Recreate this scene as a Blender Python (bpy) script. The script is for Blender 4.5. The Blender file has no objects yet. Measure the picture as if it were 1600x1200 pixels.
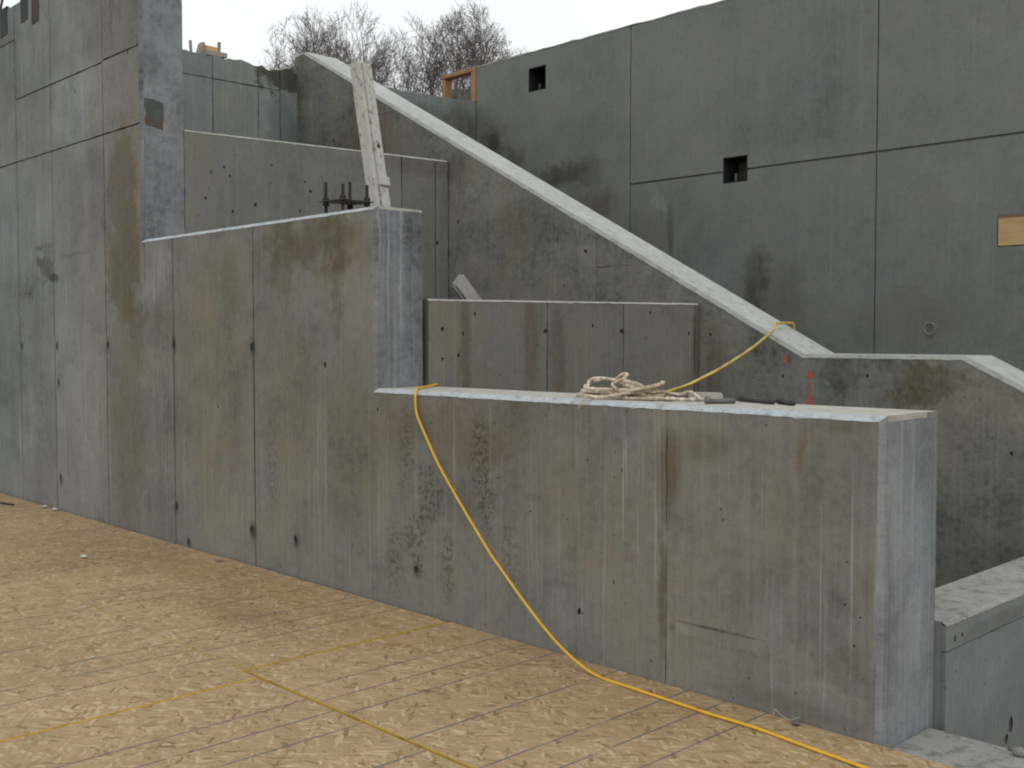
import bpy, bmesh, math, random
from math import sin, cos, pi, radians, sqrt
from mathutils import Vector, Matrix, noise as mnoise

S = bpy.context.scene
COL = S.collection

# ------------------------------------------------------------------ camera
cd = bpy.data.cameras.new('camera'); cam = bpy.data.objects.new('camera', cd); COL.objects.link(cam)
YAW = radians(44.0); PITCH = math.atan(71.0 / 1690.0)
fh = Vector((-cos(YAW), sin(YAW), 0)); fwd = fh * cos(PITCH) - Vector((0, 0, 1)) * sin(PITCH)
cam.location = (2.014, -3.961, 1.6)
cam.rotation_euler = fwd.to_track_quat('-Z', 'Y').to_euler()
cd.sensor_width = 36.0; cd.lens = 1690.0 / 1600.0 * 36.0
cd.clip_start = 0.05; cd.clip_end = 3000
S.camera = cam

# ------------------------------------------------------------------ sky, sun, exposure
SUN_EL, SUN_AZ = radians(52), radians(100)
W = bpy.data.worlds.new('World'); S.world = W; W.use_nodes = True
nt = W.node_tree; nt.nodes.clear()
out = nt.nodes.new('ShaderNodeOutputWorld'); bg = nt.nodes.new('ShaderNodeBackground')
sky = nt.nodes.new('ShaderNodeTexSky'); sky.sky_type = 'NISHITA'; sky.sun_disc = False
sky.sun_elevation = SUN_EL; sky.sun_rotation = SUN_AZ
sky.air_density = 1.0; sky.dust_density = 4.0
mx = nt.nodes.new('ShaderNodeMix'); mx.data_type = 'RGBA'; mx.inputs[0].default_value = 0.9
# overcast cloud layer with faint soft tone all round
tc = nt.nodes.new('ShaderNodeTexCoord'); cn = nt.nodes.new('ShaderNodeTexNoise'); cn.inputs['Scale'].default_value = 3.2; cn.inputs['Detail'].default_value = 4
cm = nt.nodes.new('ShaderNodeMix'); cm.data_type = 'RGBA'
cm.inputs[6].default_value = (9.4, 9.9, 9.85, 1); cm.inputs[7].default_value = (12.0, 12.3, 12.1, 1)
nt.links.new(tc.outputs['Generated'], cn.inputs['Vector']); nt.links.new(cn.outputs['Fac'], cm.inputs[0]); nt.links.new(cm.outputs[2], mx.inputs[7])
nt.links.new(sky.outputs[0], mx.inputs[6]); nt.links.new(mx.outputs[2], bg.inputs[0])
bg.inputs[1].default_value = 0.1
nt.links.new(bg.outputs[0], out.inputs[0])
sd = bpy.data.lights.new('sun', 'SUN'); sd.energy = 0.5; sd.angle = radians(40); sd.color = (1, 0.97, 0.93)
sun = bpy.data.objects.new('sun', sd); COL.objects.link(sun)
sdir = Vector((sin(SUN_AZ) * cos(SUN_EL), cos(SUN_AZ) * cos(SUN_EL), sin(SUN_EL)))
sun.rotation_euler = (-sdir).to_track_quat('-Z', 'Y').to_euler()
S.view_settings.view_transform = 'Standard'; S.view_settings.look = 'None'
S.view_settings.exposure = 0.0; S.view_settings.gamma = 1.0
try: S.view_settings.use_curve_mapping = False
except Exception: pass
S.render.engine = 'CYCLES'
S.cycles.max_bounces = 5; S.cycles.diffuse_bounces = 3
S.cycles.pixel_filter_type = 'BLACKMAN_HARRIS'; S.cycles.filter_width = 2.0

# ------------------------------------------------------------------ node helper
class NB:
    def __init__(s, name):
        s.m = bpy.data.materials.new(name); s.m.use_nodes = True
        s.t = s.m.node_tree; s.t.nodes.clear()
        s.o = s.t.nodes.new('ShaderNodeOutputMaterial'); s.b = s.t.nodes.new('ShaderNodeBsdfPrincipled')
        s.t.links.new(s.b.outputs[0], s.o.inputs[0])
        s.b.inputs['Roughness'].default_value = 0.85
        s.b.inputs['Specular IOR Level'].default_value = 0.25
    def n(s, t): return s.t.nodes.new(t)
    def put(s, sock, v):
        if hasattr(v, 'is_output'): s.t.links.new(v, sock)
        elif isinstance(v, (tuple, list)):
            v = tuple(v); k = len(sock.default_value)
            sock.default_value = (v + (1.0,))[:k] if len(v) < k else v[:k]
        else: sock.default_value = v
    def math(s, op, a, b=0.0, c=0.0, clamp=False):
        n = s.n('ShaderNodeMath'); n.operation = op; n.use_clamp = clamp
        s.put(n.inputs[0], a); s.put(n.inputs[1], b); s.put(n.inputs[2], c); return n.outputs[0]
    def vm(s, op, a, b=(0, 0, 0)):
        n = s.n('ShaderNodeVectorMath'); n.operation = op
        s.put(n.inputs[0], a); s.put(n.inputs[1], b)
        return n.outputs['Value'] if op in ('DOT_PRODUCT', 'LENGTH') else n.outputs[0]
    def xyz(s, x, y, z):
        n = s.n('ShaderNodeCombineXYZ'); s.put(n.inputs[0], x); s.put(n.inputs[1], y); s.put(n.inputs[2], z); return n.outputs[0]
    def sep(s, v):
        n = s.n('ShaderNodeSeparateXYZ'); s.put(n.inputs[0], v); return n.outputs
    def noise(s, v, scale, detail=3.0, rough=0.55, dist=0.0, color=False, d2=False):
        n = s.n('ShaderNodeTexNoise'); n.noise_dimensions = '2D' if d2 else '3D'; s.put(n.inputs['Vector'], v)
        n.inputs['Scale'].default_value = scale; n.inputs['Detail'].default_value = detail
        n.inputs['Roughness'].default_value = rough; n.inputs['Distortion'].default_value = dist
        return n.outputs['Color' if color else 'Fac']
    def voro(s, v, scale, rnd=1.0, d2=False):
        n = s.n('ShaderNodeTexVoronoi'); n.voronoi_dimensions = '2D' if d2 else '3D'; s.put(n.inputs['Vector'], v); n.inputs['Scale'].default_value = scale
        n.inputs['Randomness'].default_value = rnd; return n.outputs
    def ramp(s, f, a, b, c=0.0, d=1.0, smooth=True):
        n = s.n('ShaderNodeMapRange'); n.interpolation_type = 'SMOOTHSTEP' if smooth else 'LINEAR'
        n.clamp = True
        s.put(n.inputs[0], f); s.put(n.inputs[1], a); s.put(n.inputs[2], b); s.put(n.inputs[3], c); s.put(n.inputs[4], d)
        return n.outputs[0]
    def mix(s, f, a, b, mode='MIX'):
        n = s.n('ShaderNodeMix'); n.data_type = 'RGBA'; n.blend_type = mode; n.clamp_factor = True
        s.put(n.inputs[0], f); s.put(n.inputs[6], a); s.put(n.inputs[7], b); return n.outputs[2]
    def scale(s, col, f):
        n = s.n('ShaderNodeVectorMath'); n.operation = 'SCALE'; s.put(n.inputs[0], col); s.put(n.inputs['Scale'], f); return n.outputs[0]
    def bump(s, h, dist=0.01, strength=0.5):
        n = s.n('ShaderNodeBump'); n.inputs['Distance'].default_value = dist; n.inputs['Strength'].default_value = strength
        s.put(n.inputs['Height'], h); s.t.links.new(n.outputs[0], s.b.inputs['Normal'])
    def pos(s): return s.n('ShaderNodeNewGeometry').outputs['Position']
    def obj(s): return s.n('ShaderNodeTexCoord').outputs['Object']
    def rand(s): return s.n('ShaderNodeObjectInfo').outputs['Random']
    def done(s, col, rough=None):
        s.put(s.b.inputs['Base Color'], col)
        if rough is not None: s.put(s.b.inputs['Roughness'], rough)
        return s.m

J = [-12.2, -9.13, -8.25, -7.11, -5.885, -4.69, -1.06, 0.0]
BROWN = (0.60, 0.50, 0.40); DARK = (0.42, 0.41, 0.40); DAMP = (0.50, 0.46, 0.40); PALE = (1.35, 1.38, 1.42)
RUST = (0.95, 0.62, 0.36); BLUE = (1.05, 1.12, 1.22)

def concrete(name, d, base, seed=0.0, streak=0.30, mott=0.5, brown=0.5, white=0.35, pits=1.0, grain=0.35, blobs=(), tone=0.12, bu=None):
    """cast concrete: mottling, vertical form streaks, lime runs, bug holes, and stains at fixed places.
    blobs: (u, z, ru, rz, softness, tint, strength, breakup 0..1)"""
    k = NB(name); P = k.pos(); d = Vector(d).normalized(); n = Vector((-d.y, d.x, 0))
    u = k.vm('DOT_PRODUCT', P, tuple(d)); w = k.vm('DOT_PRODUCT', P, tuple(n)); z = k.sep(P)[2]
    V = k.xyz(k.math('MULTIPLY_ADD', w, 0.7, k.math('ADD', u, seed * 7.3)), k.math('ADD', z, seed * 3.1), 0.0)
    def N2(v, sc, de, ro, color=False): return k.noise(v, sc, de, ro, 0.0, color, True)
    large = N2(V, 0.6, 4, 0.62); med = N2(V, 2.8, 5, 0.70); fine = N2(V, 19, 4, 0.72); gr = N2(V, 170, 2, 0.6)
    us = k.math('ADD', u, seed * 11.0)
    us = k.math('ADD', us, k.math('MULTIPLY', k.math('SUBTRACT', med, 0.5), 0.04))
    st1 = N2(k.xyz(k.math('MULTIPLY', us, 5.0), k.math('MULTIPLY', z, 0.30), 0.0), 1.0, 4, 0.68)
    st2 = N2(k.xyz(k.math('MULTIPLY', us, 42.0), k.math('MULTIPLY', z, 0.6), 0.0), 1.0, 3, 0.62)
    val = 1.0 - tone * 0.5
    def add(v, f, a):
        return k.math('ADD', v, k.math('MULTIPLY', k.math('SUBTRACT', f, 0.5), a))
    val = add(val, large, mott * 1.6); val = add(val, med, mott * 1.6); val = add(val, fine, mott * 1.0); val = add(val, gr, grain * 1.6)
    val = add(val, st1, streak * 0.9); val = add(val, st2, streak * 1.1)
    val = k.math('MULTIPLY_ADD', k.rand(), tone, val)
    val = k.math('MAXIMUM', val, 0.35)
    col = k.scale(tuple(base), val)
    bm = k.math('MULTIPLY', k.ramp(large, 0.40, 0.58), k.ramp(k.math('MULTIPLY_ADD', st1, 0.35, k.math('MULTIPLY', med, 0.65)), 0.42, 0.56))
    if bu: bm = k.math('MULTIPLY', k.math('MAXIMUM', bm, 0.25), k.ramp(k.math('MULTIPLY_ADD', med, 0.3, u), bu[0], bu[1], 0.0, 1.0))
    col = k.mix(k.math('MULTIPLY', bm, brown), col, (0.80, 0.70, 0.54), 'MULTIPLY')
    cool = k.ramp(N2(V, 1.3, 4, 0.65), 0.47, 0.60)
    col = k.mix(k.math('MULTIPLY', cool, 0.5), col, (0.97, 1.03, 1.06), 'MULTIPLY')
    wm = k.math('MULTIPLY', k.ramp(st2, 0.56, 0.70), k.ramp(st1, 0.45, 0.62))
    col = k.mix(k.math('MULTIPLY', wm, white), col, (0.42, 0.43, 0.44))
    # coarse dark freckles
    fr = k.math('MULTIPLY', k.ramp(fine, 0.55, 0.66), k.ramp(med, 0.48, 0.60))
    col = k.mix(k.math('MULTIPLY', fr, 0.5 * mott), col, (0.55, 0.52, 0.47), 'MULTIPLY')
    hv = k.voro(V, 13.0, 1.0, True); big = k.voro(V, 3.6, 1.0, True)
    pm = k.math('MULTIPLY', k.math('LESS_THAN', hv['Distance'], k.math('MULTIPLY', k.math('POWER', k.sep(hv['Color'])[0], 8.0), 0.09)), pits)
    pm2 = k.math('MULTIPLY', k.ramp(big['Distance'], 0.0, k.math('MULTIPLY_ADD', k.math('POWER', k.sep(big['Color'])[1], 12.0), 0.06, 0.0005), 1.0, 0.0), pits)
    if blobs:
        nz = N2(V, 2.2, 5, 0.7, True); nz2 = k.sep(nz)
        uz0 = k.xyz(u, z, 0.0)
        heavy = k.vm('ADD', uz0, k.xyz(k.math('MULTIPLY', k.math('SUBTRACT', nz2[0], 0.5), 0.7), k.math('MULTIPLY', k.math('SUBTRACT', nz2[1], 0.5), 0.7), 0.0))
        light = k.vm('ADD', uz0, k.xyz(k.math('MULTIPLY', k.math('SUBTRACT', nz2[0], 0.5), 0.10), k.math('MULTIPLY', k.math('SUBTRACT', nz2[1], 0.5), 0.10), 0.0))
        spk = k.ramp(N2(V, 34, 4, 0.78), 0.46, 0.60)
        brk = k.math('MULTIPLY', spk, 1.0); brk2 = k.ramp(k.math('MULTIPLY_ADD', st1, 0.5, k.math('MULTIPLY', med, 0.5)), 0.40, 0.58)
        for (bu, bz, ru, rz, soft, tint, stg, bk) in blobs:
            src = heavy if min(ru, rz) > 0.12 else light
            if min(ru, rz) < 0.02: src = uz0
            q = k.vm('MULTIPLY', k.vm('SUBTRACT', src, (bu, bz, 0)), (1 / ru, 1 / rz, 0))
            m = k.ramp(k.vm('LENGTH', q), 1.0 - soft, 1.0, 1.0, 0.0)
            if bk > 0.75: m = k.math('MULTIPLY', m, brk)
            elif bk > 0: m = k.math('MULTIPLY', m, k.math('MULTIPLY_ADD', brk2, bk, 1.0 - bk))
            col = k.mix(k.math('MULTIPLY', m, stg), col, tuple(tint), 'MULTIPLY')
    col = k.mix(k.math('MULTIPLY', k.math('MAXIMUM', pm, pm2), 0.7), col, (0.30, 0.28, 0.26), 'MULTIPLY')
    h = k.math('ADD', k.math('MULTIPLY', fine, 0.5), k.math('MULTIPLY', gr, 0.25))
    h = k.math('ADD', h, k.math('MULTIPLY', st2, 0.25)); h = k.math('ADD', h, k.math('MULTIPLY', med, 1.0))
    h = k.math('SUBTRACT', h, k.math('MULTIPLY', k.math('MAXIMUM', pm, pm2), 1.2))
    k.bump(h, 0.006, 0.55)
    return k.done(col, k.ramp(med, 0.3, 0.7, 0.78, 0.92))

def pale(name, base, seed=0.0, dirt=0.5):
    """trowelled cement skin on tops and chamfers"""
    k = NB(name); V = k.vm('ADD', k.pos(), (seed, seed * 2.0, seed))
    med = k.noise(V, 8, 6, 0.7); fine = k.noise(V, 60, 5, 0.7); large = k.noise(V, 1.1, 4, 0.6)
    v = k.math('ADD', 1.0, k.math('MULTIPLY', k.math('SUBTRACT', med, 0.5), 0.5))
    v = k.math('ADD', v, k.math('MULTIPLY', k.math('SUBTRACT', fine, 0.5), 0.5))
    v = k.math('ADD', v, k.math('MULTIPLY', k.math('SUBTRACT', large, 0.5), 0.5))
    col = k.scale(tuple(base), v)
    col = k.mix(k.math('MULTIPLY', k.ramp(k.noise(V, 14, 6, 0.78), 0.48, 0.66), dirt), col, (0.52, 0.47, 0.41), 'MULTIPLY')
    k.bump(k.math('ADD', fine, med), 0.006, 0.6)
    return k.done(col)

def simple(name, col, rough=0.7, metal=0.0, var=0.35, scale=25, stretch=None, tint=(0.6, 0.5, 0.42), tintamt=0.3, bump=0.003):
    k = NB(name); V = k.obj()
    if stretch: V = k.vm('MULTIPLY', V, stretch)
    a = k.noise(V, scale, 5, 0.65); b = k.noise(V, scale * 0.22, 4, 0.6)
    v = k.math('ADD', 1.0, k.math('MULTIPLY', k.math('SUBTRACT', a, 0.5), var * 1.6))
    v = k.math('ADD', v, k.math('MULTIPLY', k.math('SUBTRACT', k.rand(), 0.5), var * 0.5))
    c = k.scale(tuple(col), v)
    c = k.mix(k.math('MULTIPLY', k.ramp(b, 0.48, 0.66), tintamt), c, tint, 'MULTIPLY')
    k.b.inputs['Metallic'].default_value = metal
    k.bump(a, bump, 0.5)
    return k.done(c, rough)

# ------------------------------------------------------------------ mesh helpers
def link(name, me, mats, parent=None):
    o = bpy.data.objects.new(name, me); COL.objects.link(o)
    for m in (mats if isinstance(mats, (list, tuple)) else [mats]): me.materials.append(m)
    if parent is not None: o.parent = parent
    return o

def mesh(name, vs, fs, mats, parent=None, mi=None, smooth=False):
    me = bpy.data.meshes.new(name); me.from_pydata([tuple(v) for v in vs], [], fs)
    if mi: me.polygons.foreach_set('material_index', mi)
    o = link(name, me, mats, parent)
    b = bmesh.new(); b.from_mesh(me); bmesh.ops.recalc_face_normals(b, faces=b.faces); b.to_mesh(me); b.free()
    if smooth: me.polygons.foreach_set('use_smooth', [True] * len(me.polygons))
    return o

def empty(name, loc=(0, 0, 0)):
    o = bpy.data.objects.new(name, None); COL.objects.link(o); o.location = loc; o.empty_display_size = 0.1; return o

def tag(o, label, cat, group=None, kind=None):
    o['label'] = label; o['category'] = cat
    if group: o['group'] = group
    if kind: o['kind'] = kind
    return o
def structure(o, label=None):
    o['kind'] = 'structure'
    if label: o['label'] = label
    return o

class Frame:
    def __init__(s, o, d):
        s.o = Vector(o); s.d = Vector((d[0], d[1], 0)).normalized(); s.n = Vector((-s.d.y, s.d.x, 0))
    def __call__(s, u, w, z): return s.o + s.d * u + s.n * w + Vector((0, 0, z))

rng = random.Random(5)
def rough_poly(poly, step=0.07, amp=0.0016):
    outp = []
    for i, a in enumerate(poly):
        b = poly[(i + 1) % len(poly)]; L = math.dist(a, b); n = max(1, int(L / step))
        ux, uz = (b[0] - a[0]) / max(L, 1e-9), (b[1] - a[1]) / max(L, 1e-9)
        for j in range(n):
            t = j / n; e = rng.gauss(0, amp) if j else 0
            outp.append((a[0] + (b[0] - a[0]) * t - uz * e, a[1] + (b[1] - a[1]) * t + ux * e))
    return outp

def prism(name, F, poly, w0, w1, mats, parent=None, edge_mat=None):
    n = len(poly)
    vs = [F(u, w0, z) for u, z in poly] + [F(u, w1, z) for u, z in poly]
    fs = [list(range(n))[::-1], list(range(n, 2 * n))] + [[i, (i + 1) % n, n + (i + 1) % n, n + i] for i in range(n)]
    mi = [0, 0] + [(edge_mat[i] if edge_mat else 0) for i in range(n)]
    return mesh(name, vs, fs, mats, parent, mi)

def box(name, lo, hi, mats, parent=None, bev=0.0):
    b = bmesh.new(); bmesh.ops.create_cube(b, size=1.0)
    for v in b.verts:
        v.co = Vector((lo[i] + (v.co[i] + 0.5) * (hi[i] - lo[i]) for i in range(3)))
    if bev: bmesh.ops.bevel(b, geom=b.edges[:], offset=bev, segments=1, affect='EDGES')
    me = bpy.data.meshes.new(name); b.to_mesh(me); b.free()
    return link(name, me, mats, parent)

def offset_poly(poly, offs):
    """move each edge i (poly[i]->poly[i+1], counter-clockwise) inward by offs[i]"""
    n = len(poly); res = []
    L = []
    for i in range(n):
        a, b = poly[i], poly[(i + 1) % n]; l = math.dist(a, b); dx, dz = (b[0] - a[0]) / l, (b[1] - a[1]) / l
        L.append(((a[0] - dz * offs[i], a[1] + dx * offs[i]), (dx, dz)))
    for i in range(n):
        (p, r), (q, s) = L[i - 1], L[i]
        cr = r[0] * s[1] - r[1] * s[0]
        if abs(cr) < 1e-9: res.append(q); continue
        t = ((q[0] - p[0]) * s[1] - (q[1] - p[1]) * s[0]) / cr
        res.append((p[0] + r[0] * t, p[1] + r[1] * t))
    return res

def clip(poly, u0, u1, z0, z1):
    def half(P, ax, v, keep_ge):
        R = []
        for i in range(len(P)):
            a, b = P[i], P[(i + 1) % len(P)]
            ina = (a[ax] >= v) if keep_ge else (a[ax] <= v); inb = (b[ax] >= v) if keep_ge else (b[ax] <= v)
            if ina: R.append(a)
            if ina != inb:
                t = (v - a[ax]) / (b[ax] - a[ax]); R.append((a[0] + (b[0] - a[0]) * t, a[1] + (b[1] - a[1]) * t))
        return R
    for ax, v, g in ((0, u0, True), (0, u1, False), (1, z0, True), (1, z1, False)):
        poly = half(poly, ax, v, g)
        if not poly: return []
    R = []
    for p in poly:
        if not R or math.dist(p, R[-1]) > 1e-5: R.append(p)
    if len(R) > 1 and math.dist(R[0], R[-1]) < 1e-5: R.pop()
    return R

def wall(name, F, profile, T, ch_edges, cells, mats, ch=0.026, pt=0.026, gap=0.0045, vert=(), panel='concrete_panel', holes=(), core_top=True, jag=0.0016):
    """a cast wall: core, face panels with open joints between them, pale chamfer along the listed edges.
    mats = (face concrete, pale top, dark hole)"""
    root = empty(name, F(profile[0][0], 0, profile[0][1]))
    inv = root.location.copy()
    offs = [ch if i in ch_edges else 0.0 for i in range(len(profile))]
    ins = offset_poly(profile, offs)
    em = [1 if i in ch_edges else 0 for i in range(len(profile))]
    core = prism('wall_core', F, profile, pt, T, [mats[0], mats[3] if len(mats) > 3 else mats[1]], root, em)
    objs = [core]
    for c in cells:
        u0, u1, z0, z1 = c
        p = clip(ins, u0 + gap, u1 - gap, z0 + gap, z1 - gap)
        if len(p) < 3: continue
        objs.append(prism(panel, F, rough_poly(p, 0.07, jag), 0.0, pt - 0.0015, [mats[0], mats[2]], root))
    if ch_edges:
        n = len(profile)
        for i in ch_edges:
            vs = []; fs = []
            a, b = profile[i], profile[(i + 1) % n]; ia, ib = ins[i], ins[(i + 1) % n]
            L = math.dist(a, b); m = max(1, int(L / 0.035)); o = 0
            for j in range(m + 1):
                t = j / m; e = (0.0028 * mnoise.noise(Vector((t * L * 9, i * 3.3, 0))) + rng.gauss(0, 0.0009) - (0.009 * rng.random() if rng.random() < 0.035 else 0)) if 0 < j < m else 0
                q = (ia[0] + (ib[0] - ia[0]) * t, ia[1] + (ib[1] - ia[1]) * t); r = (a[0] + (b[0] - a[0]) * t, a[1] + (b[1] - a[1]) * t)
                dx, dz = (r[0] - q[0]), (r[1] - q[1]); l = math.hypot(dx, dz) or 1
                q = (q[0] + dx / l * e, q[1] + dz / l * e)
                vs += [F(q[0], -0.0025, q[1]), F(r[0], pt - 0.0015 , r[1]) , F(q[0] - 0.0*dx, pt - 0.0015, q[1])]
            for j in range(m):
                k = o + 3 * j
                fs += [[k, k + 3, k + 4, k + 1], [k + 1, k + 4, k + 5, k + 2], [k + 2, k + 5, k + 3, k]]
            objs.append(mesh('chamfer', vs, fs, [mats[4] if i in vert else mats[1]], root))
    if holes:
        b = bmesh.new()
        for (u, z, ru, rz) in holes:
            ru *= 0.72; rz *= 0.72
            r = bmesh.ops.create_icosphere(b, subdivisions=2, radius=1.0)
            sx = rng.uniform(-0.3, 0.3)
            for v in r['verts']:
                co = v.co * (1 + 0.22 * mnoise.noise(v.co * 2.3 + Vector((u * 9, z * 7, 1))))
                v.co = F(u + co.x * ru + sx * co.z * ru, co.y * 0.020 - 0.001, z + co.z * rz)
        me = bpy.data.meshes.new('cutter'); b.to_mesh(me); b.free()
        me.materials.append(mats[2]); me.materials.append(mats[2]); me.polygons.foreach_set('material_index', [1] * len(me.polygons))
        cut = bpy.data.objects.new('cutter', me); COL.objects.link(cut); cut.parent = root
        dg = None
        todo = []
        for o in objs:
            if o.name.split('.')[0] != panel: continue
            md = o.modifiers.new('b', 'BOOLEAN'); md.object = cut; md.operation = 'DIFFERENCE'; md.solver = 'EXACT'; todo.append(o)
        bpy.context.view_layer.update(); dg = bpy.context.evaluated_depsgraph_get()
        news = [(o, bpy.data.meshes.new_from_object(o.evaluated_get(dg))) for o in todo]
        for o, m2 in news:
            if len(m2.polygons) > 3: o.modifiers.clear(); o.data = m2
            else: o.modifiers.clear()
        bpy.data.objects.remove(cut)
    for o in objs:
        o.data.transform(Matrix.Translation(-inv))
    return root

def catmull(pts, n=8, closed=False):
    P = [Vector(p) for p in pts]; R = []
    m = len(P)
    for i in range(m - 1):
        p0 = P[max(i - 1, 0)]; p1 = P[i]; p2 = P[i + 1]; p3 = P[min(i + 2, m - 1)]
        for j in range(n):
            t = j / n
            R.append(0.5 * ((2 * p1) + (p2 - p0) * t + (2 * p0 - 5 * p1 + 4 * p2 - p3) * t * t + (3 * p1 - p0 - 3 * p2 + p3) * t ** 3))
    R.append(P[-1]); return R

def tube_geo(path, rad, sides=8, twist=0.0, lobes=0, vs=None, fs=None, cap=True):
    if vs is None: vs, fs = [], []
    path = [Vector(p) for p in path]; base = len(vs)
    t = (path[1] - path[0]).normalized(); up = Vector((0, 0, 1)) if abs(t.z) < 0.9 else Vector((1, 0, 0))
    a = t.cross(up).normalized(); s = 0
    for i, p in enumerate(path):
        tt = (path[min(i + 1, len(path) - 1)] - path[max(i - 1, 0)]).normalized()
        a = (a - tt * a.dot(tt)).normalized(); b = tt.cross(a)
        if i: s += (p - path[i - 1]).length
        r = rad(i / (len(path) - 1)) if callable(rad) else rad
        for q in range(sides):
            th = 2 * pi * q / sides
            rr = r * (1 + (0.24 * cos(lobes * (th - twist * s)) if lobes else 0))
            vs.append(p + a * (cos(th) * rr) + b * (sin(th) * rr))
    for i in range(len(path) - 1):
        for q in range(sides):
            k = base + i * sides; q2 = (q + 1) % sides
            fs.append([k + q, k + q2, k + sides + q2, k + sides + q])
    if cap:
        fs.append([base + q for q in range(sides)][::-1]); fs.append([base + (len(path) - 1) * sides + q for q in range(sides)])
    return vs, fs

def tube(name, path, rad, mat, parent=None, sides=8, twist=0, lobes=0):
    vs, fs = tube_geo(path, rad, sides, twist, lobes)
    return mesh(name, vs, fs, mat, parent, smooth=True)

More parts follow.
